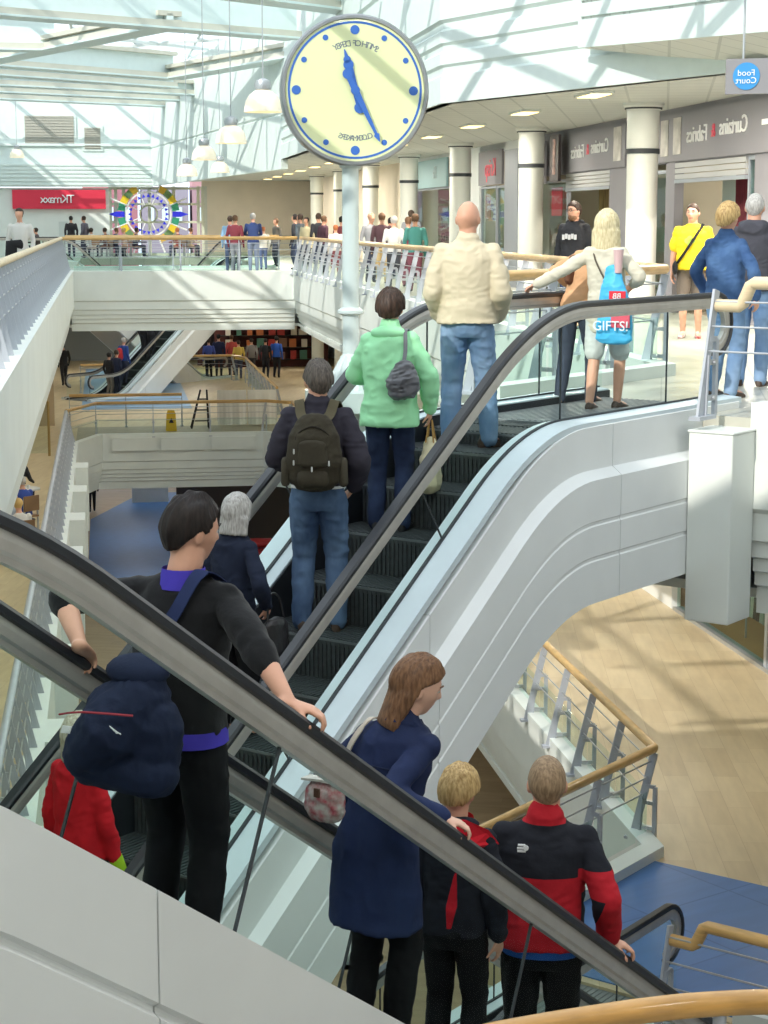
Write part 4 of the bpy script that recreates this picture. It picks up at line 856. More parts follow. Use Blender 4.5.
def hand_geo(b, wrist, fdir, pn, s, scale=1.0, curl=(.3, .45, .35), spread=.06, thumb=(.6, .5)):
    """palm, four unequal bent fingers and a thumb. fdir: towards the knuckles, pn: out of the palm, s: +1/-1 side of the thumb along cross(fdir, pn)"""
    f = unit(fdir); p = unit(np.asarray(pn)-f*(np.asarray(pn)@f)); t = np.cross(f, p)*s; k = scale
    capsule(b, [wrist-f*.02*k, wrist+f*.03*k, wrist+f*.085*k], [(.030*k, .022*k), (.038*k, .0165*k), (.041*k, .0135*k)], 12, side=t)
    for i, (o, L) in enumerate(((.030, .078), (.010, .088), (-.011, .082), (-.031, .064))):
        a = 0.0; d = unit(f+t*(o/.03)*spread); q = wrist+f*(.088-(.006 if i == 3 else 0))*k+t*o*k; pts = [q-f*.015*k]; rr = [.0095*k]
        for j, fr in enumerate((.45, .30, .25)):
            a += curl[j]; dd = d*math.cos(a)+p*math.sin(a); pts.append(pts[-1]+dd*L*fr*k+(f*.015*k if j == 0 else 0)); rr.append((.0092, .0085, .0072)[j]*k)
        capsule(b, pts, rr, 8)
    q = wrist+f*.025*k+t*.026*k; d = unit(f*.75+t*thumb[0]+p*.35); d2 = unit(d+p*thumb[1]*.8+f*.3)
    capsule(b, [q, q+d*.042*k, q+d*.042*k+d2*.032*k, q+d*.042*k+d2*.055*k], [.0135*k, .0115*k, .0098*k, .008*k], 8)
def ik(a, c, l1, l2, pole):
    a, c = np.asarray(a, float), np.asarray(c, float); d = c-a; L = np.linalg.norm(d); u = d/L; L = min(L, (l1+l2)*.999); x = (l1*l1-l2*l2+L*L)/(2*L); hgt = math.sqrt(max(l1*l1-x*x, 0))
    po = np.asarray(pole, float); po = unit(po-u*(po@u)); return a+u*x+po*hgt, a+u*L
SKIN = {'light': mat('skin_light', '#d9a48a', .5, var=.06, vscale=9), 'pale': mat('skin_pale', '#e2b49d', .5, var=.05, vscale=9), 'tan': mat('skin_tan', '#cd9a80', .5, var=.06, vscale=9)}
M_LIP = mat('lip', '#b06b62', .45)
def hairmat(nm, c, c2): return mat('hair_'+nm, c, .55, var=.3, vscale=30, col2=c2, stretch=(3, 3, .6), spec=.35)
HAIR = {'black': hairmat('black', '#2b211e', '#171211'), 'brown': hairmat('brown', '#8a6548', '#5f432f'), 'dark': hairmat('dark', '#4a372c', '#2c211b'), 'blond': hairmat('blond', '#d0b27c', '#97784a'), 'grey': hairmat('grey', '#c6c3bf', '#97938e'),
        'greybrown': hairmat('greybrown', '#6e645c', '#4a433d'), 'fair': hairmat('fair', '#a58a6c', '#7d674f'), 'silver': hairmat('silver', '#d9d2bd', '#a79d86'), 'paleblond': hairmat('paleblond', '#e6dab4', '#c4b48a'), 'ginger': hairmat('ginger', '#b0734a', '#7d4c2e')}
def cloth(nm, c, var=.10, rough=.85, **k): return mat('cloth_'+nm, c, rough, var=var, vscale=k.pop('vscale', 7), bump=k.pop('bump', .12)*.5, bscale=k.pop('bscale', 160)*.35, spec=.25, **k)
M_JEAN = cloth('jeans', '#627b9a', col2='#35496a', vscale=4, stretch=(1, 1, .5)); M_JEANL = cloth('jeans_light', '#8aa4c2', col2='#5f7fa6', vscale=4, stretch=(1, 1, .5)); M_JEAND = cloth('jeans_dark', '#2c3a58', col2='#1f2a44')
M_SHOE = mat('shoe_brown', '#4a3a30', .5, var=.1); M_SHOEB = mat('shoe_black', '#1c1c1f', .45); M_SHOEW = mat('shoe_white', '#d9d5d2', .5)
def zonemat(name, base, other):
    """cloth of two colours, the second where the pattern attribute is positive"""
    m = cloth(name, base, bump=.3, bscale=90); nt = m.node_tree; b = nt.nodes['Principled BSDF']; src = b.inputs['Base Color'].links[0].from_socket
    at = nt.nodes.new('ShaderNodeAttribute'); at.attribute_name = 'zone'; gt = nt.nodes.new('ShaderNodeMath'); gt.operation = 'GREATER_THAN'; gt.inputs[1].default_value = 0
    mx = nt.nodes.new('ShaderNodeMix'); mx.data_type = 'RGBA'; mx.inputs['B'].default_value = lin(other)
    nt.links.new(at.outputs['Fac'], gt.inputs[0]); nt.links.new(gt.outputs[0], mx.inputs['Factor']); nt.links.new(src, mx.inputs['A']); nt.links.new(mx.outputs['Result'], b.inputs['Base Color']); return m
class Fig: pass
def person(label, loc, yaw, H=1.72, female=False, skin='light', hair=('short', 'dark'), lean=(0, 0), head=(0, 0, 0), sh_twist=0.0, legs=None, arms=None, top=None, bottom=None, shoes=M_SHOEB, group=None, vox=.009,
           handvox=None, bulk=1.0, hipf=1.0, collar=None, hood=None, cap=None):
    """loc: feet; yaw: facing, 0 looks along +Y. Local frame: x right, y forward, z up, in metres for a 1.75 m body scaled to H."""
    k = H/1.75; Rz = rotm(yaw); loc = np.asarray(loc, float)
    F = Fig(); F.k = k
    to_w = lambda P: np.asarray(P, float)@Rz.T*k+loc
    to_l = lambda p: (np.asarray(p, float)-loc)@Rz/k
    F.to_w, F.to_l = to_w, to_l
    lx, ly = lean
    bend = lambda P: np.asarray(P, float)+np.clip(np.asarray(P, float)[..., 2:3]-.95, 0, None)*np.array([lx, ly, -.25*(lx*lx+ly*ly)])
    sw = (.152 if female else .176)*(.5+.5*bulk); ct, st = math.cos(sh_twist), math.sin(sh_twist)
    J = {}
    for s, nm in ((-1, 'L'), (1, 'R')):
        J['sh'+nm] = bend(np.array([s*sw*ct, s*sw*st-.01, 1.392]))
        J['hip'+nm] = np.array([s*.088, 0, .90])
    legs = legs or {}
    for s, nm in ((-1, 'L'), (1, 'R')):
        foot = np.array(legs.get('foot'+nm, (s*.10, 0, 0)), float); ank = foot+np.array([0, -.03, .085])
        kn, an = ik(J['hip'+nm], ank, .43, .405, legs.get('pole'+nm, (s*.05, 1, 0))); J['kn'+nm], J['an'+nm], J['foot'+nm] = kn, an, an-np.array([0, -.03, .085]); J['fdir'+nm] = legs.get('fdir'+nm, s*.12)
    arms = arms or {}
    for s, nm in ((-1, 'L'), (1, 'R')):
        a = dict(arms.get(nm, {})); w = a.get('wrist')
        if w is None: w = J['sh'+nm]+np.array([s*.07, .02, -.53])
        elif a.get('world'): w = to_l(w)
        el, wr = ik(J['sh'+nm], w, .287, .258, a.get('pole', (s*.5, -1, -.1))); J['el'+nm], J['wr'+nm] = el, wr
        fd = a.get('fdir'); fd = unit(wr-el) if fd is None else (unit(np.asarray(fd, float)@Rz) if a.get('world') else unit(fd))
        pn = a.get('pn', (-s, .15, 0)); pn = unit(np.asarray(pn, float)@Rz) if a.get('world') and 'pn' in a else unit(pn)
        J['fd'+nm], J['pn'+nm] = fd, pn; J['hand'+nm] = a
    hc = bend(np.array([0, .015+.02*head[1], 1.635])); hc = hc+np.array([math.sin(head[2])*.05, math.sin(head[1])*.05, -abs(math.sin(head[1]))*.015])
    Rh = rotm(*head); hx = lambda P: (np.asarray(P)*1.05)@Rh.T+hc-ZU*.006
    F.J = J; F.hx = hx; F.bend = bend
    # ---- body: one continuous skin
    b = MB(); bt = (.86 if female else 1.0)*(.6+.4*bulk)
    D, Fc = sph_dirs(64, 44); b.add(hx(D*head_r(D)[:, None]), Fc)
    for s in (-1, 1):
        E_, Fe = sph_dirs(10, 8); b.add(hx(E_*np.array([.011, .02, .031])+np.array([s*.078, -.008, -.008])), Fe)
    capsule(b, [bend(np.array([0, -.02, 1.40])), bend(np.array([0, -.012, 1.48])), hc+np.array([0, -.02, -.07])], [.068 if not female else .056, .063 if not female else .049, .062 if not female else .048], 14)
    rings(b, [(0, 0, .84, .12, .09), (0, 0, .92, .155*bt, .10), (0, 0, 1.08, .13*bt, .09), (0, 0, 1.26, .15*bt, .10), (0, 0, 1.38, .15*bt, .085), (0, -.01, 1.45, .09, .06)], xf=bend)
    for s, nm in ((-1, 'L'), (1, 'R')):
        aR = .8 if female else 1.0
        capsule(b, [J['sh'+nm], (J['sh'+nm]+J['el'+nm])/2, J['el'+nm]], [.052*aR, .045*aR, .039*aR], 12); capsule(b, [J['el'+nm], J['el'+nm]*.65+J['wr'+nm]*.35, J['wr'+nm]], [.040*aR, .041*aR, (.027*aR, .024*aR)], 12)
        a = J['hand'+nm]; hand_geo(b, J['wr'+nm], J['fd'+nm], J['pn'+nm], a.get('ths', 1 if nm == 'L' else -1), (.92 if female else 1.0)*a.get('hs', 1), a.get('curl', (.3, .45, .35)), thumb=a.get('thumb', (.6, .5)))
        capsule(b, [J['hip'+nm], J['hip'+nm]*.5+J['kn'+nm]*.5, J['kn'+nm]], [.083, .07, .053], 12); capsule(b, [J['kn'+nm], J['kn'+nm]*.65+J['an'+nm]*.35, J['an'+nm]], [.052, .053, .036], 12)
        fa = J['fdir'+nm]; fd = np.array([math.sin(fa), math.cos(fa), 0]); ft = J['foot'+nm]; capsule(b, [ft-fd*.03+ZU*.05, ft+fd*.06+ZU*.045, ft+fd*.13+ZU*.03], [.032, .036, .028], 10)
    def mf(c):
        l = (c-hc)@Rh; return np.where(skin_zone_lips(l), 1, 0)
    me = fuse(b, 'person', vox, [SKIN[skin], M_LIP], 2, mfun=mf)
    def link(me, nm, par=None):
        n = len(me.vertices); co = np.empty(n*3); me.vertices.foreach_get('co', co); co = co.reshape(-1, 3)@Rz.T*k; me.vertices.foreach_set('co', co.reshape(-1)); me.update()
        o = bpy.data.objects.new(nm, me); COL.objects.link(o)
        if par is None: place(o, loc)
        else: place(o, loc, par)
        return o
    P = link(me, 'person'); tag(P, label, 'person', group); F.ob = P; F.link = lambda m, nm: link(m, nm, P)
    F.loc, F.Rz = loc, Rz
    # ---- eyes
    if vox < .012:
        for s in (-1, 1):
            b = MB(); b.ball(np.zeros(3), .0105, 12, 8); b.v = [tuple(x) for x in hx(np.array(b.v)+np.array([s*.031, .0745, .012]))]; F.link(b.mesh('eye', mat('eye_white', '#d8d2cc', .3), smooth=True), 'eye')
            b = MB(); b.ball(np.zeros(3), .0055, 10, 6); b.v = [tuple(x) for x in hx(np.array(b.v)+np.array([s*.031, .081, .011]))]; F.link(b.mesh('eye_iris', mat('eye_dark', '#33261f', .25), smooth=True), 'eye_iris')
            b = MB(); capsule(b, hx(np.array([[s*.014, .094, .032], [s*.032, .090, .037], [s*.050, .077, .032]])), [.0035, .0045, .003], 6); F.link(b.mesh('eyebrow', HAIR.get(hair[1] if hair else 'dark', HAIR['dark']), smooth=True), 'eyebrow')
    # ---- hair
    if hair:
        b = MB(); hair_mesh(b, hair[0], hx, seed=hash(label) % 13 if False else len(label), nu=72 if vox < .012 else 40, nv=48 if vox < .012 else 26); F.link(b.mesh('hair', HAIR[hair[1]], smooth=False), 'hair')
        for p in P.children[-1].data.polygons: p.use_smooth = True
    # ---- trousers / skirt / shorts
    if bottom:
        b = MB(); fl = bottom.get('flare', 1.0); w = bottom.get('w', 1.0); hem = bottom.get('hem', .06)
        rings(b, [(0, -.005, .80, .12*w, .10*w), (0, -.008, .88, .168*hipf*w, .125*w), (0, 0, .98, .160*hipf*w, .115*w), (0, 0, bottom.get('waist', 1.04), .145*w, .105*w)], xf=bend)
        for nm in 'LR':
            hp, kn, an = J['hip'+nm], J['kn'+nm], J['an'+nm]
            if hem > .5: t = (hem-kn[2])/max(hp[2]-kn[2], .01); e = kn+(hp-kn)*t; capsule(b, [hp+ZU*-.02, (hp+e)/2, e], [.095*w, .088*w, .078*w*fl], 16)
            else:
                t = max(0, (hem-an[2]+.02)/(kn[2]-an[2])); e = an+(kn-an)*t-ZU*(.03 if hem < .1 else 0); capsule(b, [hp-ZU*.02, (hp+kn)/2, kn], [.098*w, .086*w, .070*w], 16); capsule(b, [kn, kn*.6+an*.4, e], [.070*w, .066*w*fl, .056*w*fl*(1 if hem < .1 else 1.05)], 16)
        o = F.link(fuse(b, bottom.get('name', 'trousers'), max(vox*1.1, .010), bottom['m'], 3, noise=bottom.get('noise', .006), nsc=(11, 11, 9)), bottom.get('name', 'trousers'))
    # ---- shoes
    if shoes:
        for nm in 'LR':
            fa = J['fdir'+nm]; fd = np.array([math.sin(fa), math.cos(fa), 0]); sd = np.array([fd[1], -fd[0], 0]); ft = J['foot'+nm]; b = MB(); z0 = ft[2]
            for y, rx, hz in ((-.085, .026, .05), (-.06, .036, .085), (-.02, .038, .095), (.03, .040, .075), (.08, .045, .058), (.13, .043, .045), (.165, .028, .032)): pass
            prof = [(-.09, .020, .045), (-.07, .034, .088), (-.02, .038, .10), (.04, .041, .076), (.09, .046, .058), (.14, .042, .045), (.172, .024, .030)]; vs = []; seg = 12
            for y, rx, hz in prof:
                for q in range(seg):
                    a = 2*math.pi*q/seg; vs.append(ft+fd*y+sd*rx*math.cos(a)+ZU*max(0, hz*.5+hz*.5*math.sin(a)*1.0 if math.sin(a) > -.5 else 0))
            n = len(prof); fs = [(i*seg+q, i*seg+(q+1) % seg, (i+1)*seg+(q+1) % seg, (i+1)*seg+q) for i in range(n-1) for q in range(seg)]+[tuple(range(seg))[::-1], tuple(range((n-1)*seg, n*seg))]
            b.add(vs, fs); F.link(b.mesh('shoe', shoes, smooth=True), 'shoe')
    # ---- jacket / jumper / coat
    if top:
        b = MB(); w = top.get('w', 1.0)*(.9 if female else 1.0)*bulk; hem = top.get('hem', .90); ex = top.get('ex', .012); fl = top.get('flare', 1.0); L = []
        hw = (.162+ex)*w*fl*hipf; yo = top.get('yo', 0)
        zs = [(hem, hw*(1.03 if hem < .8 else 1), (.118+ex)*w*fl), (max(hem+.02, .93), (.16+ex)*w*(fl*.5+.5), (.115+ex)*w*(fl*.5+.5)), (1.10, (.146+ex)*w*top.get('waist', 1), (.105+ex)*w*top.get('waist', 1)), (1.26, (.162+ex)*w, (.112+ex)*w), (1.36, (.166+ex*.8)*w, (.102+ex)*w), (1.415, .140+ex*.5, .080+ex), (1.455, .100+ex*.4, .070+ex*.6), (1.49, .068, .060)]
        rings(b, [(0, -.005+yo, z, rx, ry) for z, rx, ry in zs], seg=24, xf=bend)
        for s, nm in ((-1, 'L'), (1, 'R')):
            sh, el, wr = J['sh'+nm], J['el'+nm], J['wr'+nm]; sl = top.get('sleeve', (1.0, 1.0)); sl = sl[0 if nm == 'L' else 1]; aR = (.82 if female else 1.0)*top.get('aw', 1.0)
            inn = bend(np.array([s*.06, -.012, 1.412]))
            if sl > .55:
                e2 = el+(wr-el)*min(1, (sl-.5)*2)*.97
                capsule(b, [inn, sh-ZU*.012, sh*.5+el*.5, el], [.060, (.054+ex*.4)*aR, (.053+ex*.5)*aR, (.048+ex*.45)*aR], 14); b.ball(sh, (.052+ex*.36)*(.5+.5*aR), 16, 12); capsule(b, [el, el*.5+e2*.5, e2], [(.052+ex*.5)*aR, (.049+ex*.5)*aR, (.038+ex*.5)*aR], 14)
            else:
                e2 = sh+(el-sh)*sl*2; capsule(b, [inn, sh, e2], [.056, (.056+ex*.5)*aR, (.056+ex*.6)*aR], 14); b.ball(sh, (.054+ex*.4)*(.5+.5*aR), 16, 12)
        if top.get('collar'):
            ch = top['collar']; cm = bend(np.array([0, -.012, 1.47])); capsule(b, [cm-ZU*.03, cm-ZU*.005, cm+ZU*(ch-.022)], [(.098, .088), (.086, .082), (.076, .074)], 18, side=(1, 0, 0))
        post = None
        if top.get('hood'):
            q = bend(np.array([0, -.085, 1.43])); E_, Fe = sph_dirs(18, 12); b.add(E_*np.array([.135, .065, .085])+q, Fe); capsule(b, [bend(np.array([-.10, -.03, 1.47])), q+ZU*.045, bend(np.array([.10, -.03, 1.47]))], [.04, .045, .04], 12)
        me = fuse(b, top.get('name', 'jacket'), max(vox*1.1, .010), top['m'], 6, noise=top.get('noise', .008), nsc=top.get('nsc', (8, 8, 13)), zone=(lambda c: top['zone'](c, F)) if top.get('zone') else None)
        F.top = F.link(me, top.get('name', 'jacket'))
    return F
def extra(F, b, nm, m, smooth=True, parent=True):
    """a piece given in the figure's local frame, as a child of the figure"""
    return F.link(b.mesh(nm, m, smooth=smooth), nm)
def held(F, b, nm, m, label, cat, smooth=True, mats=None):
    """a thing carried by the figure: top level"""
    b.v = [tuple(x) for x in F.to_w(np.array(b.v))]; o = b.build(nm, m, smooth=smooth); return tag(o, label, cat)
# ------------------------------------------------------------------ the people on and near the escalators
YH = -T
def stand_up(h):
    k = round((h-UPH0-2.33)/.4); s = 2.33+.4*k; return UPH0+s, zprof(s, 0, 0, .45)+.009
def stand_dn(h):
    k = round(((DNH0-h)-.45)/.4); return h, zprof(DNH0-h, 0, 0, .45)+.009
def rail_dn(h): return zprof(DNH0-h, 0, HR, .65)+.024
def rail_up(h): return zprof(h-UPH0, 0, HR, .65)+.024
DDN = HX*math.cos(math.radians(35))-ZU*math.sin(math.radians(35)); DUP = HX*math.cos(math.radians(35))+ZU*math.sin(math.radians(35))
GRIP = (.5, .85, .6)
def heldroot(F, nm, label, cat, p): return thing(nm, label, cat, F.to_w(np.array(p)))
def part(F, root, b, nm, m, smooth=True):
    b.v = [tuple(x) for x in F.to_w(np.array(b.v))]; return b.build(nm, m, root, smooth=smooth)
def fpart(F, root, b, nm, m, vox=.008, noise=.004, smooth=3, nsc=(14, 14, 14)):
    me = fuse(b, nm, vox, m, smooth, noise=noise, nsc=nsc); n = len(me.vertices); co = np.empty(n*3); me.vertices.foreach_get('co', co); co = F.to_w(co.reshape(-1, 3)); lo = co.min(0); o0 = np.array([(lo[0]+co[:, 0].max())/2, (lo[1]+co[:, 1].max())/2, lo[2]])
    me.vertices.foreach_set('co', (co-o0).reshape(-1)); me.update(); o = bpy.data.objects.new(nm, me); COL.objects.link(o); place(o, o0, root); return o
def ribbon(b, pts, w, th, nrm):
    """flat strap through local points, nrm: outward normals"""
    pts = [np.asarray(p, float) for p in pts]; n = len(pts); N = [unit(q) for q in nrm] if hasattr(nrm[0], '__len__') else [unit(nrm)]*n; sides = []
    for i in range(n):
        t = unit(pts[min(i+1, n-1)]-pts[max(i-1, 0)]); sides.append(unit(np.cross(t, N[i])))
    b.sweep(pts, [(-w/2, 0), (w/2, 0), (w/2, th), (-w/2, th)], sides, N)
def smoothpath(pts, k=6):
    pts = [np.asarray(p, float) for p in pts]; out = []
    for i in range(len(pts)-1):
        p0, p1, p2, p3 = pts[max(i-1, 0)], pts[i], pts[i+1], pts[min(i+2, len(pts)-1)]
        for t in np.linspace(0, 1, k+1)[:-1]: out.append(.5*((2*p1)+(p2-p0)*t+(2*p0-5*p1+4*p2-p3)*t*t+(3*p1-p0-3*p2+p3)*t**3))
    return out+[pts[-1]]

# --- man in the black jumper
h_, z_ = stand_dn(4.9); h_ = 4.88
BLK = cloth('black_jumper', '#17181b', bump=.2, sheen=.1); BLKT = cloth('black_trousers', '#131418'); PURP = cloth('purple_blue', '#4a3fb5')
Fm = person('man in black jumper with purple collar, hands on both rails of the descending escalator', W(h_, -4.55, z_-.03), YH+.22, 1.76, hair=('short', 'black'), head=(-.60, .16, .05), bulk=1.08, lean=(.03, .08), vox=.0075,
    arms={'R': dict(wrist=W(4.76, -3.915, rail_dn(4.76)+.045), world=True, fdir=unit(DDN*.6+NX*.75+ZU*.08), pn=-ZU, pole=(.5, -.6, .3), curl=(.3, .7, .6)),
          'L': dict(wrist=W(4.50, -4.66, rail_dn(4.55)+.05), world=True, fdir=unit(DDN*.7-NX*.35), pn=-ZU, pole=(-.6, -.7, .0), curl=GRIP)},
    legs=dict(footL=(-.11, .02, 0), footR=(.12, -.06, 0)),
    top=dict(m=BLK, hem=.90, ex=.018, sleeve=(.64, .66), name='jumper', noise=.006, w=.97), bottom=dict(m=BLKT, w=1.02))
b = MB(); cm = Fm.bend(np.array([0, -.012, 1.47])); b.tube([cm-ZU*.04, cm+ZU*.0, cm+ZU*.03], [(.100, .092), (.086, .084), (.078, .078)], 18, caps=False); extra(Fm, b, 'shirt_collar', PURP)
b = MB(); rings(b, [(0, -.006, .862, .192, .146), (0, -.006, .92, .190, .144)], xf=Fm.bend); extra(Fm, b, 'shirt_hem', PURP)
NAVY = cloth('navy_canvas', '#1f2740', bump=.25, vscale=5)
bp_ = Fm.to_l(pix(120, 727, 6.26)); r = heldroot(Fm, 'holdall', 'navy sports holdall with small white emblems slung behind the man in the black jumper', 'bag', bp_-np.array([0, 0, .22]))
b = MB(); c = bp_; X_, Z_ = np.array([1., 0, 0]), np.array([0, 0, 1.])
capsule(b, [c+np.array([-.09, -.02, -.09]), c+np.array([.0, 0, .0]), c+np.array([.07, .02, .10])], [(.11, .15), (.13, .20), (.11, .13)], 16); capsule(b, [c+np.array([.12, .02, -.12]), c+np.array([.13, .02, .02])], [.09, .10], 12); capsule(b, [c+np.array([-.10, -.03, -.12]), c+np.array([.14, 0, -.15])], [.09, .09], 12); capsule(b, [c+np.array([-.05, 0, .06]), c+np.array([.10, .02, .16])], [.08, .07], 12)
fpart(Fm, r, b, 'bag_body', NAVY, .009, .006, 4)
b = MB(); p0 = Fm.bend(np.array([.10, -.085, 1.465])); sp = smoothpath([c+np.array([.08, .0, .20]), Fm.bend(np.array([-.04, -.155, 1.22])), Fm.bend(np.array([.05, -.15, 1.36])), p0+np.array([0, .02, .03]), p0+np.array([.02, .14, -.02])])
ribbon(b, sp, .05, .005, [(-.1, -1, .1)]*(len(sp)-6)+[(0, -.3, 1)]*6); part(Fm, r, b, 'shoulder_strap', cloth('navy_strap', '#27335a'))
b = MB(); cp = smoothpath([c+np.array([-.16, -.13, .06]), c+np.array([-.02, -.20, .10]), c+np.array([.14, -.14, .09])]); b.tube(cp, .004, 6); part(Fm, r, b, 'piping', mat('red_piping', '#a52a3a', .6))
for q, s_ in ((np.array([-.07, -.225, .04]), -1), (np.array([.10, -.19, .05]), 1)):
    b = MB(); o = c+q
    for j in range(3): b.prism([o+np.array([-.022+.012*j, -.003*j, -.012+.002*j]), o+np.array([-.010+.012*j, 0, -.012]), o+np.array([.0+.012*j, 0, .014]), o+np.array([-.012+.012*j, 0, .014])] if s_ < 0 else [o+np.array([-.02+.01*j, 0, .012-.008*j]), o+np.array([.024, 0, -.014+.002*j]), o+np.array([-.014+.01*j, 0, .004-.008*j])], np.array([0, -.004, 0]))
    part(Fm, r, b, 'emblem', M_LET, False)
b = MB(); b.ball(np.array(c)+np.array([.06, .03, .20]), (.12, .09, .06), 14, 10); part(Fm, r, b, 'top_pouch', NAVY)

# --- woman in the navy coat
h_, z_ = stand_dn(5.75); h_ = 5.74
NCOAT = cloth('navy_coat', '#27345c', bump=.15, vscale=3, col2='#1d2849', rough=.8)
Fw = person('woman in long navy coat with brown bobbed hair, looking down sideways on the descending escalator', W(h_, -4.28, z_-.04), YH+.0, 1.67, female=True, hair=('tucked', 'brown'), head=(-.72, .34, .06), lean=(.22, .06), vox=.0065, skin='pale',
    arms={'R': dict(wrist=W(5.68, -3.915, rail_dn(5.68)+.045), world=True, fdir=unit(DDN*.65+NX*.7+ZU*.08), pn=-ZU, pole=(-.2, -1, -.4), curl=(.3, .7, .6)), 'L': dict(wrist=(-.20, .12, .98), pole=(-.6, -.6, 0))},
    legs=dict(footL=(-.09, .0, 0), footR=(.09, .03, 0)),
    top=dict(m=NCOAT, hem=.58, ex=.026, flare=1.2, name='coat', collar=.05, noise=.007, nsc=(9, 9, 6)), bottom=dict(m=BLKT))
b = MB(); cm = Fw.bend(np.array([0, 0, 1.475]))
for s_ in (-1, 1): b.prism([cm+np.array([s_*.02, -.088, .035]), cm+np.array([s_*.085, -.04, .02]), cm+np.array([s_*.12, .06, -.07]), cm+np.array([s_*.075, .12, -.11]), cm+np.array([s_*.06, .05, .01])], np.array([0, -.008, -.012]))
extra(Fw, b, 'collar', NCOAT, False)
b = MB(); sp = smoothpath([Fw.bend(np.array([-.17, -.118, 1.30])), Fw.bend(np.array([0, -.145, 1.31])), Fw.bend(np.array([.17, -.118, 1.30]))]); b.tube(sp, .004, 6); extra(Fw, b, 'yoke_seam', cloth('navy_seam', '#1b2440'))
fp = Fw.to_l(pix(325, 797, 6.85)); r = heldroot(Fw, 'handbag', 'small floral handbag with cream strap hanging from the shoulder of the woman in navy', 'bag', fp-np.array([0, 0, .1]))
FLOR = mat('floral_cloth', '#b9b3b0', .8, col2='#a34a55', vscale=26); b = MB(); capsule(b, [fp+np.array([0, 0, -.055]), fp+np.array([0, 0, .03]), fp+np.array([0, 0, .05])], [(.095, .05), (.09, .045), (.07, .035)], 16, side=(1, 0, 0)); fpart(Fw, r, b, 'bag_body', FLOR, .006, .006, 2, (22, 22, 22))
b = MB(); b.prism([fp+np.array([-.10, -.03, .06]), fp+np.array([0, -.045, .075]), fp+np.array([.09, -.03, .07]), fp+np.array([.09, .03, .07]), fp+np.array([-.10, .03, .06])], ZU*.01); part(Fw, r, b, 'flap', mat('bag_flap', '#c9c4bd', .8, var=.2, vscale=20), False)
b = MB(); b.box(fp+np.array([.0, -.052, .03]), X_*.014, np.array([0, .004, 0]), Z_*.018); part(Fw, r, b, 'clasp', mat('clasp_brown', '#5a3f33', .5), False)
b = MB(); sp = smoothpath([fp+np.array([.02, -.02, .07]), Fw.bend(np.array([-.19, -.09, 1.22])), Fw.bend(np.array([-.165, -.10, 1.37])), Fw.bend(np.array([-.13, -.05, 1.475])), Fw.bend(np.array([-.12, .06, 1.44]))]); ribbon(b, sp, .028, .006, [(-.4, -1, .1)]*(len(sp)-9)+[(-.2, -.3, 1)]*9); part(Fw, r, b, 'shoulder_strap', cloth('cream_strap', '#cfc5b6'))

# --- boy in the dark jacket with red lining
h_, z_ = stand_dn(6.35); h_ = 6.36
REDC = cloth('bright_red', '#c8202f', bump=.1)
Fb = person('blond boy in dark jacket with red collar lining, in front of the navy coat', W(h_, -4.32, z_-.02), -.35, 1.42, hair=('fluffy', 'blond'), head=(-.1, .22, .04), lean=(0, .05), bulk=.93, vox=.0085,
    top=dict(m=zonemat('boy_jacket', '#20222b', '#c8202f'), hem=.88, ex=.024, hood=True, zone=lambda c, F: np.minimum.reduce([.030-np.abs(c[:, 0]-.02-.10*(c[:, 2]-1.0))-.14*np.abs(c[:, 2]-1.06), 1.24-c[:, 2], c[:, 2]-.93, -.02-c[:, 1]])), bottom=dict(m=BLKT))
b = MB(); cm = Fb.bend(np.array([0, -.02, 1.455]))
b.tube([cm+np.array([0, -.01, -.01]), cm+np.array([0, -.015, .05])], [(.095, .09), (.112, .105)], 20, caps=False); extra(Fb, b, 'hood_lining', REDC)
b = MB(); b.prism([cm+np.array([-.02, -.14, .07]), cm+np.array([.10, -.11, .07]), cm+np.array([.20, -.03, .0]), cm+np.array([.24, .02, -.08]), cm+np.array([.12, -.15, -.07]), cm+np.array([.05, -.16, .0])], np.array([.0, -.014, .014])); extra(Fb, b, 'open_collar', REDC, False)

# --- man in the red and black fleece
h_, z_ = stand_dn(6.85); h_ = 6.86
RF = zonemat('red_fleece', '#b3202c', '#20222a')
def fleece(c, F):
    bx, y, z = np.abs(c[:, 0]), c[:, 1], c[:, 2]; el = F.J['elR']
    yoke = np.minimum(z-1.245, 1.47-z); band = np.minimum.reduce([bx-.165, 1.285-z, z-1.165])       # red band round the upper arm
    arm = np.minimum.reduce([bx-.18, 1.165-z, z-.985, .27-bx-.35*(1.1-z)])                           # dark inner forearm
    return np.maximum(np.where(band > -.01, np.minimum(yoke, -band), yoke), arm)
Fr = person('man with cropped hair in red and black fleece, lowest on the descending escalator', W(h_, -4.18, z_-.04), -.15, 1.75, bulk=1.08, hair=('crop', 'fair'), head=(.1, .06, 0), lean=(.02, .03), vox=.0075,
    arms={'R': dict(wrist=W(7.0, -3.915, rail_dn(7.0)+.045), world=True, fdir=unit(DDN*.7+NX*.65+ZU*.08), pn=-ZU, pole=(.45, -1, -.2), curl=(.3, .7, .6)), 'L': dict(wrist=(-.30, .06, .90), pole=(-.9, -.6, 0))},
    top=dict(m=RF, hem=.90, ex=.022, collar=.065, zone=fleece, noise=.007), bottom=dict(m=BLKT))
b = MB(); rings(b, [(0, -.006, .865, .180, .134), (0, -.006, .915, .182, .136)], xf=Fr.bend); extra(Fr, b, 'jumper_hem', cloth('bright_blue', '#2a5aa8'))
b = MB(); q = Fr.bend(np.array([-.095, -.128, 1.375]))
for dx, dz, w_ in ((0, .014, .030), (0, 0, .036), (0, -.014, .034)): b.box(q+np.array([dx, .004*abs(dz)*40, dz]), X_*w_/2*1.1, np.array([0, .004, 0]), Z_*.004)
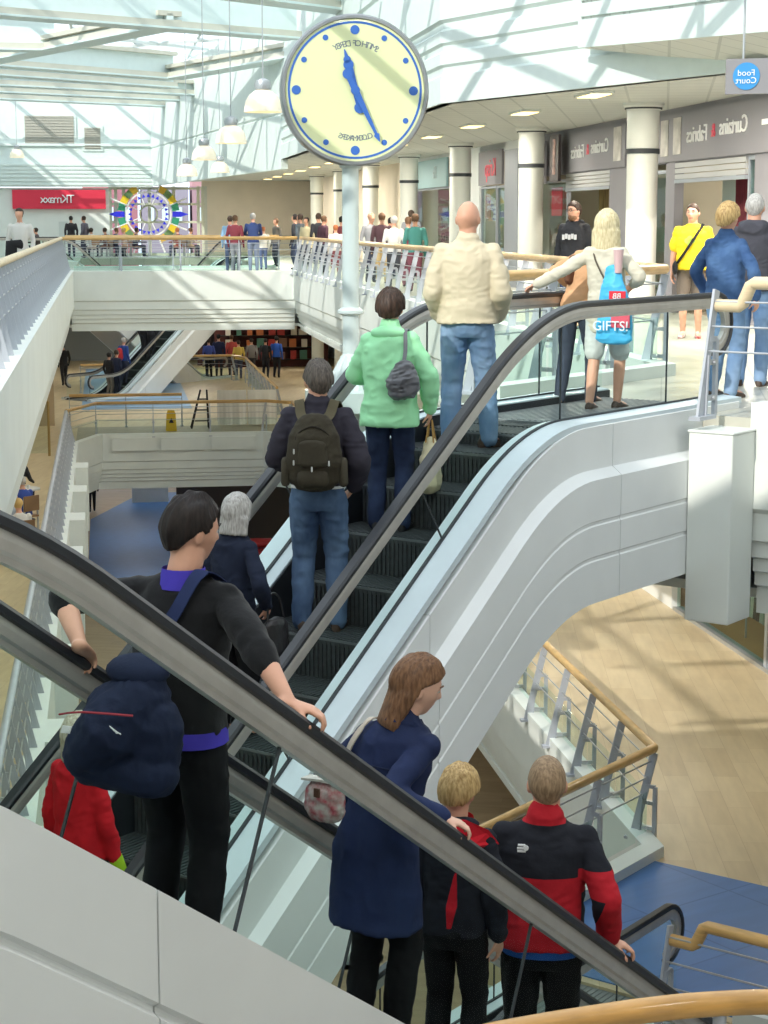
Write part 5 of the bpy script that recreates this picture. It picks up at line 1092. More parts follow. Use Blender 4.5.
b.lathe([(0.0001, 0), (.012, 0), (.012, .006), (0.0001, .006)], q+np.array([.020, -.002, .004]), 12, ax=(0, -1, 0)); extra(Fr, b, 'emblem', M_LET, False)

# --- person in red low on the ascending escalator
h_, z_ = stand_up(7.1)
Fc = person('fair haired person in red coat low on the ascending escalator, mostly behind the navy holdall', W(h_, -7.42, z_), YH, 1.62, female=True, hair=('bob', 'silver'), top=dict(m=cloth('red_coat', '#d1202c', bump=.1), hem=.86, ex=.03, flare=1.05), bottom=dict(m=BLKT), vox=.011,
    arms={'R': dict(wrist=(.22, .08, .86))})
b = MB(); capsule(b, [Fc.J['wrR']+np.array([0, 0, .02]), Fc.J['wrR']+Fc.J['fdR']*.08, Fc.J['wrR']+Fc.J['fdR']*.17], [.042, .052, .035], 12); extra(Fc, b, 'glove', cloth('lime_glove', '#a9cf2c'))

# --- grey haired woman in navy
h_, z_ = stand_up(8.6)
NVJ = cloth('navy_jacket', '#1d2437', vscale=5)
Fg = person('grey haired woman in dark navy jacket on the ascending escalator behind the man in black', W(h_, -7.65, z_-.04), YH, 1.58, female=True, hair=('bob', 'grey'), head=(0, .12, .0), lean=(0, .05), vox=.0085, top=dict(m=NVJ, hem=.74, ex=.028, collar=.03, flare=1.06), bottom=dict(m=BLKT),
    arms={'R': dict(wrist=(.24, .08, .98), pole=(.7, -.7, 0))})
b = MB(); c = Fg.J['wrR']+np.array([.05, .05, -.22]); r = heldroot(Fg, 'handbag', 'dark leather handbag on the arm of the grey haired woman', 'bag', c-np.array([0, 0, .15]))
capsule(b, [c+np.array([0, -.01, -.10]), c+np.array([0, 0, .10])], [(.06, .14), (.05, .12)], 14, side=(1, 0, 0)); fpart(Fg, r, b, 'bag_body', mat('dark_leather', '#211d20', .4, var=.2), .009, .005)
b = MB(); b.tube(smoothpath([c+np.array([0, -.09, .11]), c+np.array([-.02, -.06, .27]), c+np.array([-.03, 0, .31]), c+np.array([-.02, .06, .27]), c+np.array([0, .09, .11])]), .008, 8); part(Fg, r, b, 'strap', mat('dark_leather', '#211d20', .4))

# --- man with the backpack
h_, z_ = stand_up(9.42)
SLATE = cloth('slate_jacket', '#38353f', vscale=6, bump=.15); OLIV = cloth('olive_pack', '#3e392e', bump=.25, vscale=8)
Fp = person('man in dark jacket and jeans wearing an olive backpack on the ascending escalator', W(h_-.04, -7.55, z_), -.08, 1.79, hair=('short', 'greybrown'), head=(.35, .0, 0), vox=.0075,
    arms={'R': dict(wrist=(.225, .08, .94), pole=(.55, -1, 0), fdir=(-.5, .5, -.7), pn=(-1, 0, 0)), 'L': dict(wrist=(-.18, .24, 1.04), pole=(-.55, -.8, -.2))},
    legs=dict(footL=(-.11, 0, 0), footR=(.12, .02, 0)), shoes=M_SHOE,
    top=dict(m=SLATE, hem=.97, ex=.03, collar=.055, noise=.009, aw=1.1), bottom=dict(m=M_JEAN, w=1.03, noise=.009))
b = MB(); rings(b, [(0, -.006, .945, .178, .136), (0, -.006, .975, .178, .136)], xf=Fp.bend); extra(Fp, b, 'shirt_hem', M_LET)
bc = Fp.bend(np.array([0, -.225, 1.20])); r = heldroot(Fp, 'backpack', 'olive brown backpack with front pocket worn by the man in the dark jacket', 'bag', bc-np.array([0, 0, .25]))
b = MB(); capsule(b, [bc+np.array([0, .01, -.19]), bc+np.array([0, -.005, -.06]), bc+np.array([0, 0, .10]), bc+np.array([0, .02, .19])], [(.165, .075), (.185, .09), (.16, .08), (.11, .055)], 20, side=(1, 0, 0)); fpart(Fp, r, b, 'pack_body', OLIV, .008, .005, 3)
b = MB(); q = bc+np.array([0, -.085, -.01]); capsule(b, [q+np.array([0, 0, -.06]), q+np.array([0, 0, .07])], [(.10, .03), (.088, .026)], 16, side=(1, 0, 0)); fpart(Fp, r, b, 'front_pocket', OLIV, .007, .003, 2)
b = MB(); q = bc+np.array([0, -.07, -.165]); capsule(b, [q+np.array([-.07, 0, 0]), q+np.array([.07, 0, 0])], [(.055, .035), (.055, .035)], 14); fpart(Fp, r, b, 'lower_pocket', OLIV, .007, .003, 2)
for s_ in (-1, 1):
    b = MB(); q = bc+np.array([s_*.185, .01, -.13]); capsule(b, [q+np.array([0, 0, -.07]), q+np.array([0, 0, .07])], [(.03, .05), (.026, .045)], 12, side=(1, 0, 0)); part(Fp, r, b, 'side_pocket', cloth('olive_mesh', '#4a4539'))
    b = MB(); sp = smoothpath([bc+np.array([s_*.07, .04, .20]), Fp.bend(np.array([s_*.095, -.13, 1.43])), Fp.bend(np.array([s_*.115, -.04, 1.50])), Fp.bend(np.array([s_*.125, .08, 1.43])), Fp.bend(np.array([s_*.13, .135, 1.28]))]); ribbon(b, sp, .062, .012, [(0, -1, .4)]*8+[(s_*.2, -.2, 1)]*8+[(0, 1, .3)]*(len(sp)-16)); part(Fp, r, b, 'shoulder_strap', cloth('olive_strap', '#5a5340'))
for q in ((-.12, -.07, .02), (-.12, -.085, -.05), (.105, -.10, -.05), (0, -.125, -.085), (-.15, -.02, -.11)):
    b = MB(); capsule(b, [bc+np.array(q), bc+np.array(q)-ZU*.025], [.005, .006], 6); part(Fp, r, b, 'zip_pull', mat('zip_white', '#c8c8c4', .5))
b = MB(); b.tube(smoothpath([bc+np.array([-.11, -.055, .0]), bc+np.array([-.10, -.055, .11]), bc+np.array([0, -.06, .165]), bc+np.array([.10, -.055, .11]), bc+np.array([.11, -.055, .0])]), .006, 6); part(Fp, r, b, 'zip', cloth('olive_zip', '#2a261f'))

# --- woman in the green raincoat
h_, z_ = stand_up(10.3)
GREEN = cloth('mint_raincoat', '#a9efb9', var=.04, rough=.5, bump=.1, vscale=3)
Fn = person('woman in mint green raincoat with grey shoulder bag on the ascending escalator', W(h_, -7.58, z_), -.15, 1.66, female=True, hair=('curly', 'dark'), head=(0, .0, 0), vox=.0075, lean=(0, .02),
    arms={'R': dict(wrist=(.29, .05, .90), pole=(.8, -.6, 0)), 'L': dict(wrist=(-.17, .30, 1.12), pole=(-.5, -.6, -.4))},
    top=dict(m=GREEN, hem=.78, ex=.042, flare=1.06, w=1.08, hood=False, collar=.06, noise=.012, nsc=(7, 7, 9), aw=1.15), bottom=dict(m=M_JEAND))
b = MB(); q = Fn.bend(np.array([0, -.07, 1.455])); b.ball(q, (.135, .07, .055), 18, 10); extra(Fn, b, 'rolled_hood', GREEN)
LEA = mat('grey_leather', '#5f6066', .35, var=.15, coat=.3); c = Fn.bend(np.array([.13, -.19, 1.14])); r = heldroot(Fn, 'shoulder_bag', 'slouchy grey shoulder bag on the back of the woman in the green raincoat', 'bag', c-np.array([0, 0, .16]))
b = MB(); capsule(b, [c+np.array([.0, 0, -.10]), c+np.array([-.01, -.01, -.02]), c+np.array([0, .01, .10])], [(.105, .055), (.115, .06), (.06, .035)], 16, side=(1, .15, 0)); fpart(Fn, r, b, 'bag_body', LEA, .006, .012, 2, (12, 12, 20))
b = MB(); sp = smoothpath([c+np.array([0, 0, .12]), Fn.bend(np.array([.135, -.155, 1.34])), Fn.bend(np.array([.125, -.08, 1.475])), Fn.bend(np.array([.13, .05, 1.46]))]); ribbon(b, sp, .028, .006, [(0, -1, .2)]*(len(sp)-8)+[(0, -.2, 1)]*8); part(Fn, r, b, 'strap', LEA)
c = Fn.J['wrR']+np.array([.0, .04, -.42]); r = heldroot(Fn, 'paper_bag', 'cream carrier bag hanging from the right hand of the woman in green', 'bag', c-np.array([0, 0, .2]))
b = MB(); capsule(b, [c+np.array([0, 0, -.14]), c+np.array([0, 0, .06]), c+np.array([0, 0, .16])], [(.075, .17), (.07, .15), (.04, .08)], 14, side=(1, 0, 0)); fpart(Fn, r, b, 'bag_body', cloth('cream_bag', '#d8cfae'), .009, .012, 2, (9, 9, 9))
for s_ in (-.03, .03): b = MB(); b.tube(smoothpath([c+np.array([s_, -.06, .17]), c+np.array([s_*.3, 0, .33]), c+np.array([s_, .06, .17])]), .006, 6); part(Fn, r, b, 'handle', mat('tan_handle', '#b08a4a', .6))

# --- man in the beige jacket at the top of the escalator
h_, z_ = stand_up(11.12)
BEIG = cloth('beige_jacket', '#cbc0a6', var=.06, bump=.12, vscale=4, rough=.75)
Fz = person('bald man in beige blouson and pale jeans at the top of the ascending escalator', W(11.12, -7.47, z_), -.12, 1.77, hair=None, head=(-.22, .02, 0), skin='tan', vox=.0075, bulk=1.0,
    arms={'R': dict(wrist=(.21, .13, .94), pole=(.35, -1, -.1), fdir=(-.6, .6, -.5)), 'L': dict(wrist=(-.21, .13, .95), pole=(-.3, -1, -.1), fdir=(.6, .6, -.5))},
    legs=dict(footL=(-.12, -.03, 0), footR=(.16, .10, .0), fdirR=1.0), shoes=M_SHOE,
    top=dict(m=BEIG, hem=.90, ex=.036, flare=1.08, collar=.05, noise=.008, aw=1.08, w=1.02), bottom=dict(m=M_JEANL, w=1.04, noise=.009))
# --- girl in the pale coat and her companion on the landing
PALE = cloth('pale_coat', '#cfc9b6', var=.05, vscale=4); SHRT = cloth('pale_shorts', '#c9cdc9')
Fy = person('blonde woman in pale coat and shorts with a blue bag on her back', W(13.2, -7.51, 0.0), YH+.15, 1.60, female=True, hair=('wavy', 'paleblond'), head=(.1, .0, 0), vox=.008, lean=(-.03, .02),
    arms={'L': dict(wrist=W(12.92, -8.05, HR+.07), world=True, fdir=unit(-NX*.8+HX*.3-ZU*.2), pn=-ZU, pole=(-.4, -.4, -.8), curl=(.3, .5, .4)), 'R': dict(wrist=(.20, .14, 1.12), pole=(.7, -.8, 0))},
    legs=dict(footL=(-.08, -.14, 0), footR=(.09, .10, 0)), shoes=M_SHOE,
    top=dict(m=PALE, hem=.70, ex=.028, name='coat', noise=.009), bottom=dict(m=SHRT, hem=.52, name='shorts', flare=1.1, w=1.03))
c = Fy.bend(np.array([.13, -.20, .97])); r = heldroot(Fy, 'carrier_bag', 'bright blue carrier bag with red label behind the blonde woman in the pale coat', 'bag', c-np.array([0, 0, .28]))
BLUB = cloth('blue_bag', '#4fb6e6', var=.05, rough=.4); b = MB(); capsule(b, [c+np.array([.02, 0, -.32]), c+np.array([.03, 0, -.05]), c+np.array([.0, .01, .16]), c+np.array([-.01, .02, .30])], [(.17, .05), (.16, .055), (.10, .05), (.06, .03)], 18, side=(1, 0, 0)); fpart(Fy, r, b, 'bag_body', BLUB, .009, .008, 3, (9, 9, 14))
b = MB(); b.box(c+np.array([.07, -.062, .06]), X_*.075, np.array([0, .006, 0]), Z_*.045); part(Fy, r, b, 'red_label', M_RED, False)
b = MB(); add_text(b, 'BB', c+np.array([.07, -.075, .06]), np.array([1., 0, 0]), Z_, .07, .003); part(Fy, r, b, 'label_lettering', M_LET, False)
b = MB(); b.box(c+np.array([.10, -.056, -.10]), X_*.085, np.array([0, .008, 0]), Z_*.11); part(Fy, r, b, 'pink_panel', mat('bag_pink', '#d8596c', .5), False)
b = MB(); add_text(b, 'GIFTS!', c+np.array([.02, -.085, -.20]), np.array([1., 0, 0]), Z_, .12, .004, mirror=False); part(Fy, r, b, 'lettering', mat('bag_white', '#e6f0f4', .5), False)
t = heldroot(Fy, 'clear_cup', 'clear plastic cup poking out above the blue carrier bag', 'cup', c+np.array([.05, .02, .28])); b = MB(); b.lathe([(.03, 0), (.045, .2), (.04, .2), (.027, .01)], c+np.array([.05, .0, .26]), 18); part(Fy, t, b, 'cup_body', mat('pink_cup', '#d9b7b7', .3, spec=.8)); b = MB(); b.lathe([(.046, .2), (.048, .205), (.046, .21), (.04, .21), (.04, .2)], c+np.array([.05, .0, .26]), 18); part(Fy, t, b, 'cup_rim', M_LET)
b = MB(); sp = smoothpath([Fy.bend(np.array([-.12, -.02, 1.47])), Fy.bend(np.array([-.05, -.14, 1.34])), Fy.bend(np.array([.04, -.165, 1.18]))]); b.tube(sp, .008, 6); extra(Fy, b, 'bag_strap', mat('strap_dark', '#54493c', .6))
PEACH = cloth('peach_top', '#d9a980')
Fx = person('person in peach jacket and dark leggings half behind the pale coat', W(13.45, -7.93, 0.0), YH+.1, 1.58, female=True, hair=('short', 'brown'), vox=.010, lean=(.36, .06), top=dict(m=PEACH, hem=.92, ex=.02), bottom=dict(m=cloth('dark_leggings', '#3f4654'), w=.93), shoes=M_SHOE,
    arms={'L': dict(wrist=(-.18, .22, 1.10), pole=(-.7, -.7, .2))}, legs=dict(footL=(-.10, -.12, 0), footR=(.1, .14, 0)))
c = Fx.J['shL']+np.array([-.05, -.06, -.10]); b = MB(); capsule(b, [c+np.array([0, 0, -.12]), c+np.array([.02, 0, .08])], [(.05, .12), (.04, .08)], 12); me = held(Fx, b, 'shoulder_bag', cloth('brown_bag', '#6f4a38'), 'brown leather bag tucked under the arm of the person in peach', 'bag')
# --- shoppers on the gallery
def on(px, py, z=0.0): return pixz(px, py, z)
def gz(h_px, Y): pass
p = on(573, 318); p = pix(573, 300, 27.0); p[2] = 0
HOOD = cloth('black_hoodie', '#26272b')
Fh = person('man with beard and glasses in black hooded top walking past the gold curtains', p, math.pi-.5, 1.80, hair=('short', 'dark'), head=(-.35, .0, 0), vox=.010, top=dict(m=HOOD, hem=.93, ex=.03, hood=True), bottom=dict(m=M_JEAND))
b = MB()
for s_ in (-1, 1): b.v and None; b.tube([np.array([s_*.032+.019*math.cos(a), .100, .012+.016*math.sin(a)]) for a in np.linspace(0, 2*math.pi, 13)], .003, 5)
b.tube([np.array([-.012, .103, .015]), np.array([.012, .103, .015])], .003, 5)
for s_ in (-1, 1): b.tube([np.array([s_*.051, .100, .015]), np.array([s_*.08, .0, .015])], .003, 5)
b.v = [tuple(x) for x in Fh.hx(np.array(b.v))]; extra(Fh, b, 'glasses', M_SHOEB)
b = MB(); b.ball(np.zeros(3), (.058, .07, .05), 14, 10); b.v = [tuple(x) for x in Fh.hx(np.array(b.v)+np.array([0, .025, -.085]))]; extra(Fh, b, 'beard', HAIR['brown'])
b = MB()
for q in range(5): b.box(np.array([-.09+.045*q, .168, 1.27+.012*(q % 2)]), X_*.018, np.array([0, .004, 0]), Z_*.035)
extra(Fh, b, 'chest_print', mat('print_grey', '#b9b9b9', .7), False)
p = on(690, 338)
YEL = cloth('yellow_tee', '#f0cf2a', var=.04); 
Fq = person('man in bright yellow t-shirt with black strap across his chest facing the escalator', p, math.pi-.25, 1.76, hair=('crop', 'dark'), head=(-.25, .05, 0), bulk=1.12, vox=.009, top=dict(m=YEL, hem=.90, ex=.03, sleeve=(.36, .36), name='t_shirt', aw=1.0), bottom=dict(m=cloth('brown_shorts', '#5f564d'), hem=.55, name='shorts', w=1.08), shoes=mat('shoe_red', '#b5504f', .6, col2='#d9d5d2', vscale=14))
b = MB(); sp = smoothpath([Fq.bend(np.array([-.14, .04, 1.49])), Fq.bend(np.array([-.06, .165, 1.34])), Fq.bend(np.array([.06, .185, 1.15])), Fq.bend(np.array([.18, .12, .98]))]); ribbon(b, sp, .035, .006, [(0, 1, .1)]*len(sp)); r = heldroot(Fq, 'cross_body_bag', 'black cross body strap and pouch on the man in yellow', 'bag', (.19, .1, .85)); part(Fq, r, b, 'strap', BLK)
b = MB(); b.ball(np.array([.21, .08, .92]), (.04, .09, .09), 12, 8); part(Fq, r, b, 'pouch', BLK)
b = MB()
for a_ in range(4): b.lathe([(0.0001, 0), (.035, 0), (.035, .004), (0.0001, .004)], Fq.bend(np.array([.02+.035*math.cos(a_*math.pi/2), .172, 1.27+.035*math.sin(a_*math.pi/2)])), 14, ax=(0, 1, 0))
extra(Fq, b, 'shirt_print', mat('print_green', '#a9c24e', .7), False)
p = on(712, 397); DEN = cloth('denim_jacket', '#50709c', col2='#34507c', vscale=5)
Fd = person('woman with short ginger blond hair in blue denim jacket on the landing', p+NX*.1, YH-.1, 1.67, female=True, hair=('fluffy', 'blond'), vox=.009, bulk=1.08, top=dict(m=DEN, hem=.90, ex=.03, collar=.04), bottom=dict(m=M_JEANL, w=1.02), shoes=M_SHOE, arms={'L': dict(wrist=(-.26, .10, .93), pole=(-.9, -.6, 0)), 'R': dict(wrist=(.30, .04, .92), pole=(.9, -.6, 0))})
b = MB(); c = Fd.J['wrL']+np.array([.0, .02, -.06]); b.ball(c, (.035, .035, .045), 10, 8); held(Fd, b, 'pink_purse', mat('hot_pink', '#e05a92', .5), 'small pink purse in the hand of the woman in denim', 'purse')
p = pix(752, 300, 17.4); p[2] = 0
Ft = person('balding man in charcoal hooded jacket walking away beside the woman in denim', p, YH+.3, 1.78, hair=('crop', 'grey'), vox=.009, top=dict(m=cloth('charcoal', '#47474f'), hem=.88, ex=.035, hood=True), bottom=dict(m=M_JEANL), shoes=M_SHOE)
c = Ft.J['wrR']+np.array([-.02, .02, -.36]) if False else Ft.J['wrL']+np.array([.02, -.05, -.36]); r = heldroot(Ft, 'carrier_bag', 'white and blue patterned carrier bag held by the man in charcoal', 'bag', c-np.array([0, 0, .2])); b = MB(); capsule(b, [c+np.array([0, 0, -.15]), c+np.array([0, 0, .05]), c+np.array([0, 0, .2])], [(.16, .07), (.15, .06), (.06, .03)], 14, side=(1, 0, 0)); fpart(Ft, r, b, 'bag_body', mat('patterned_bag', '#d5dde2', .5, col2='#6b8cab', vscale=22), .010, .008)
b = MB(); b.tube(smoothpath([c+np.array([-.05, 0, .2]), c+np.array([0, 0, .34]), c+np.array([.05, 0, .2])]), .006, 6); part(Ft, r, b, 'handle', M_LET)
# ------------------------------------------------------------------ people in the distance, each one skin of skin, hair, top and trousers
def far_base(kind):
    b = MB(); zones = []
    J = dict(sit=kind == 'sit'); hz = 0.0
    dz = -.46 if kind == 'sit' else 0; ly = {'lean': .32, 'walk': .05, 'stand': 0, 'sit': .12}[kind]
    bend = lambda P: np.asarray(P, float)+np.clip(np.asarray(P, float)[..., 2:3]-.95, 0, None)*np.array([0, ly, -.1*ly])
    D, Fc = sph_dirs(20, 14); hc = bend(np.array([0, .03, 1.635])); b.add(D*head_r(D)[:, None]*1.05+hc, Fc)
    b.add(D*np.array([.092, .105, .10])+hc+np.array([0, -.022, .045]), Fc)
    capsule(b, [bend(np.array([0, -.01, 1.38])), hc+np.array([0, -.02, -.06])], [.06, .055], 10)
    rings(b, [(0, 0, .84, .15, .11), (0, 0, .93, .17, .125), (0, 0, 1.10, .155, .115), (0, 0, 1.28, .175, .12), (0, 0, 1.40, .175, .10), (0, -.01, 1.47, .09, .07)], seg=14, xf=bend)
    for s in (-1, 1):
        sh = bend(np.array([s*.19, -.01, 1.41])); wr = {'lean': np.array([s*.16, .52, 1.10]), 'stand': sh+np.array([s*.06, .06, -.53]), 'walk': sh+np.array([s*.07, s*.16, -.50]), 'sit': np.array([s*.16, .40, 1.12])}[kind]
        el, wr = ik(sh, wr, .295, .265, (s*.5, -1, -.3)); capsule(b, [sh, (sh+el)/2, el], [.062, .058, .052], 10); capsule(b, [el, wr], [.052, .038], 10); capsule(b, [wr, wr+unit(wr-el)*.07, wr+unit(wr-el)*.14], [.03, .036, .022], 8)
        hp = np.array([s*.09, 0, .90])
        if kind == 'sit': kn = np.array([s*.12, .42, .93]); an = np.array([s*.12, .42, .53])
        else: kn, an = ik(hp, np.array([s*.10, (s*.20 if kind == 'walk' else 0)-.03, .085]), .43, .405, (0, 1, 0))
        capsule(b, [hp, kn], [.098, .07], 10); capsule(b, [kn, an], [.07, .05], 10); capsule(b, [an+np.array([0, 0, -.04]), an+np.array([0, .14, -.05])], [.045, .035], 8)
    wrs = .30
    def mf(c):
        z = c[:, 2]; y = c[:, 1]; l = c-hc; r = np.zeros(len(c), int)
        t = np.full(len(c), 2)                                        # top
        leg = (z < .90) & ~((np.abs(c[:, 0]) > .185) & (z > .78)) if kind != 'sit' else ((z < .86) | ((y > .16) & (z < 1.02)))
        t[leg] = 3
        t[(z > 1.475) | (np.linalg.norm(l, axis=1) < .135)] = 0
        hair = (np.linalg.norm(l*np.array([1, .9, .9]), axis=1) < .2) & (l[:, 2] > -.05) & ((l[:, 1] < .03) | (l[:, 2] > .075)); t[hair] = 1
        t[(z < .06+(.46 if kind == 'sit' else 0))] = 4
        return t
    me = fuse(b, 'person', .022, [], 2, mfun=None)
    k = len(me.polygons); ce = np.empty(k*3); me.polygons.foreach_get('center', ce); idx = mf(ce.reshape(-1, 3))
    n = len(me.vertices); co = np.empty(n*3); me.vertices.foreach_get('co', co); co = co.reshape(-1, 3); co[:, 2] += dz; me.vertices.foreach_set('co', co.reshape(-1)); me.update()
    return me, idx
FB = {k: far_base(k) for k in ('stand', 'walk', 'lean', 'sit')}
FC = {}
def fcol(c):
    if c not in FC: FC[c] = mat('far_'+c.strip('#'), c, .8)
    return FC[c]
HC = {'b': '#221c1a', 'd': '#3d2f26', 'n': '#6b4f3a', 'y': '#c8a86c', 'g': '#bdb9b4', 'o': '#a5633a', 's': '#cf9f86'}
def far(kind, x, Y, z, label, top, bot='#2c3142', hair='d', H=1.72, yaw=0.0, group=None, dx=0):
    p = pix(x, 300, Y); p[2] = z
    me0, idx = FB[kind]; me = me0.copy()
    for m in (SKIN['light'], fcol(HC[hair]), fcol(top), fcol(bot), M_SHOEB): me.materials.append(m)
    me.polygons.foreach_set('material_index', idx.astype(np.int32)); me.name = 'person'
    o = bpy.data.objects.new('person', me); COL.objects.link(o); place(o, p); o.rotation_euler = (0, 0, yaw); o.scale = (H/1.75,)*3
    return tag(o, label, 'person', group)
# upper level
PI = math.pi
far('stand', 22, 38.5, 0, 'man in white shirt carrying a black coat by the upper left railing', '#dcd9d4', '#2a2a30', 'd', 1.78, PI)
c = pix(20, 300, 38.2); c[2] = .95; b = MB(); capsule(b, [c+np.array([-.12, -.18, -.22]), c+np.array([-.1, -.2, .12]), c+np.array([.1, -.22, .12])], [(.13, .07), (.13, .06), (.10, .05)], 12); tag(b.build('folded_coat', fcol('#1d1d20'), smooth=True), 'black coat carried over the arm of the man in white shirt', 'coat')
far('stand', 236, 56.2, 0, 'woman with long dark red coat leaning at the upper bridge railing', '#7a2f3c', '#8b8f98', 'n', 1.70, -.25); far('stand', 231, 57.2, 0, 'person in pale blue behind the dark red coat on the upper bridge', '#8fb4d6', '#4a5a78', 'd', 1.68, .1)
far('lean', 254, 56.0, 0, 'man in navy jacket bending over the upper bridge railing', '#26396a', '#7d88a0', 'g', 1.78, 0.1)
far('stand', 264, 60, 0, 'child in white top behind the man bending over the bridge railing', '#e3e0d8', '#5a6a90', 'o', 1.35, .3)
for x, Y, t, bt, hr, H_, yw, lb in ((277, 64, '#6f6a63', '#39404f', 'n', 1.62, 2.2, 'person in grey brown top with arms out near the beige wall'), (296, 60, '#2e2f36', '#3f4a66', 'b', 1.74, 1.2, 'person in black at the left of the cluster by the white column'), (301, 58, '#707a85', '#4d5c7c', 'd', 1.74, 1.0, 'person in grey blue inside the cluster by the white column'),
                                (307, 57, '#d2c6a2', '#4a4f5c', 'b', 1.64, 2.6, 'person in cream top in the middle of the cluster by the white column'), (319, 57, '#33343c', '#3a445a', 'd', 1.76, .4, 'man in dark t-shirt at the right of the cluster by the white column'), (324, 56, '#5a3a48', '#2e3446', 'n', 1.68, -1.0, 'woman in plum top beside the man in dark t-shirt'),
                                (336, 52, '#e6e0dc', '#8b4a52', 'o', 1.42, .3, 'ginger haired child in white top left of the clock pole'), (342, 53, '#6b2f38', '#33384a', 'b', 1.66, .2, 'person in dark red top mostly behind the clock pole'),
                                (371, 47, '#8c8d92', '#33384a', 's', 1.72, -2.6, 'bald man in grey facing the viewer right of the clock pole'), (382, 46, '#4a3038', '#c9b183', 'n', 1.72, .1, 'person in dark maroon jacket and khaki trousers by the right walkway'), (391, 50, '#3a3036', '#2e3446', 'b', 1.62, .6, 'person in black half hidden between maroon and grey jackets'),
                                (394, 43, '#c4c4c2', '#3a3c44', 'g', 1.64, .1, 'white haired person in pale grey coat at the right walkway railing'), (408, 44, '#74384a', '#6b3a48', 'n', 1.62, .0, 'person in burgundy beside the teal jacket'), (415, 41, '#3f7f78', '#6e3c4a', 'n', 1.68, .2, 'person in teal jacket leaning near the walkway railing'), (411, 52, '#8d8f95', '#33384a', 'd', 1.82, .0, 'tall dark haired person beyond the teal jacket')):
    far('stand', x, Y, 0, lb, t, bt, hr, H_, yw)
for x, Y, kd, t, hr, yw, lb in ((40, 80, 'sit', '#5a4a48', 'd', 1.8, 'seated person in brown under the left end of the red sign'), (73, 79, 'stand', '#2e2a2e', 'b', 0.2, 'woman with long black hair standing under the red sign'), (86, 79, 'stand', '#5d5a66', 'd', 1.2, 'person in grey jacket standing under the right end of the red sign'), (94, 79, 'sit', '#d8d5d0', 'd', .8, 'child in white beside the grey jacket under the red sign'),
                            (108, 81, 'sit', '#6a4a44', 'd', 1.0, 'first seated diner from the left in front of the wheel'), (116, 81.5, 'sit', '#4a4f6a', 'n', -1.0, 'second seated diner from the left in front of the wheel'), (127, 81, 'sit', '#b9a08a', 'y', 1.2, 'third seated diner from the left in front of the wheel'), (136, 81.5, 'sit', '#3f3b52', 'd', -1.2, 'fourth seated diner from the left in front of the wheel'), (180, 81, 'sit', '#8a4a3f', 'o', .9, 'seated diner in rust top near the right end of the screen'), (190, 81.5, 'sit', '#c9b8a0', 'n', -.9, 'seated diner in cream top at the right end of the screen')):
    far(kd, x, Y, 0.02 if kd == 'stand' else 0.0, lb, t, '#3c4256', hr, 1.72 if kd == 'stand' else 1.7, yw)
def chair(p, yaw, label, group):
    t = thing('chair', label, 'chair', p, group); Rz = rotm(yaw); q = lambda a: np.asarray(a, float)@Rz.T+p; X, Y, Z = Rz[:, 0], Rz[:, 1], ZU
    b = MB(); b.box(q((0, 0, .44)), X*.2, Y*.2, Z*.02); b.build('seat', mat('chair_wood', '#8a6a4a', .5), t); b = MB(); b.box(q((0, -.2, .72)), X*.2, Y*.015, Z*.16); b.build('backrest', mat('chair_wood', '#8a6a4a', .5), t)
    for sx in (-1, 1):
        for sy in (-1, 1): b = MB(); b.bar(q((sx*.18, sy*.18, 0)), q((sx*.18, sy*.18, .44 if sy > 0 else .86)), .03, .03, side=X); b.build('leg', M_STEEL, t)
def table(p, label, r=.4):
    t = thing('cafe_table', label, 'table', p); b = MB(); b.lathe([(0.0001, .72), (r, .72), (r, .75), (0.0001, .75)], p, 24); b.build('table_top', mat('table_white', '#d9d8d4', .4), t); b = MB(); b.lathe([(.22, 0), (.22, .02), (.03, .04), (.03, .72)], p, 16); b.build('pedestal', M_STEEL, t, smooth=True)
for x, Y, yw in ((40, 80, 1.8), (94, 79, .8), (108, 81, 1.0), (116, 81.5, -1.0), (127, 81, 1.2), (136, 81.5, -1.2), (180, 81, .9), (190, 81.5, -.9)):
    p = pix(x, 300, Y); p[2] = 0; chair(p, yw, 'cafe chair under a diner by the glazed screen', 'cafe chairs by the screen')
for x, lb in ((112, 'small cafe table between the first two diners before the wheel'), (131.5, 'small cafe table between the third and fourth diners before the wheel'), (185, 'small cafe table near the right end of the glazed screen')):
    p = pix(x, 300, 81.2); p[2] = 0; table(p, lb)
# middle floor and distant escalators
far('walk', 62, 75, F1, 'woman in black walking on the pale blue floor under the upper bridge', '#1f1e22', '#26262c', 'b', 1.70, .4)
def up2(x, n): # point on the distant ascending escalator under a pixel column
    best = min(np.linspace(49, 58, 181), key=lambda hh: abs(((W(hh, n)[0])/(W(hh, n)[1]*math.cos(.155)-0*0))-(x-384)/1850.)); return best
def far_esc(x, label, top, bot, hair, H, n=-49.9, bump_=0.0):
    hh = up2(x, n); p = W(hh, n, zprof(hh-50.2, 0, 0, .45)); o = far('stand', x, p[1], p[2], label, top, bot, hair, H, YH); place(o, p); return p
p = far_esc(121, 'person in blue coat with red rucksack on the distant escalator', '#2f4f9e', '#3a4058', 'g', 1.74)
b = MB(); q = p-HX*.17-NX*.05+ZU*1.15; capsule(b, [q-ZU*.14, q+ZU*.12], [.15, .12], 12); tag(b.build('rucksack', fcol('#c22f36'), smooth=True), 'red rucksack worn by the person in blue on the distant escalator', 'bag')
far_esc(141, 'person in black higher up the distant escalator, left of two', '#232228', '#26262e', 'b', 1.78, -50.1); far_esc(149, 'person in dark grey higher up the distant escalator, right of two', '#33323a', '#26262e', 'd', 1.75, -49.7)
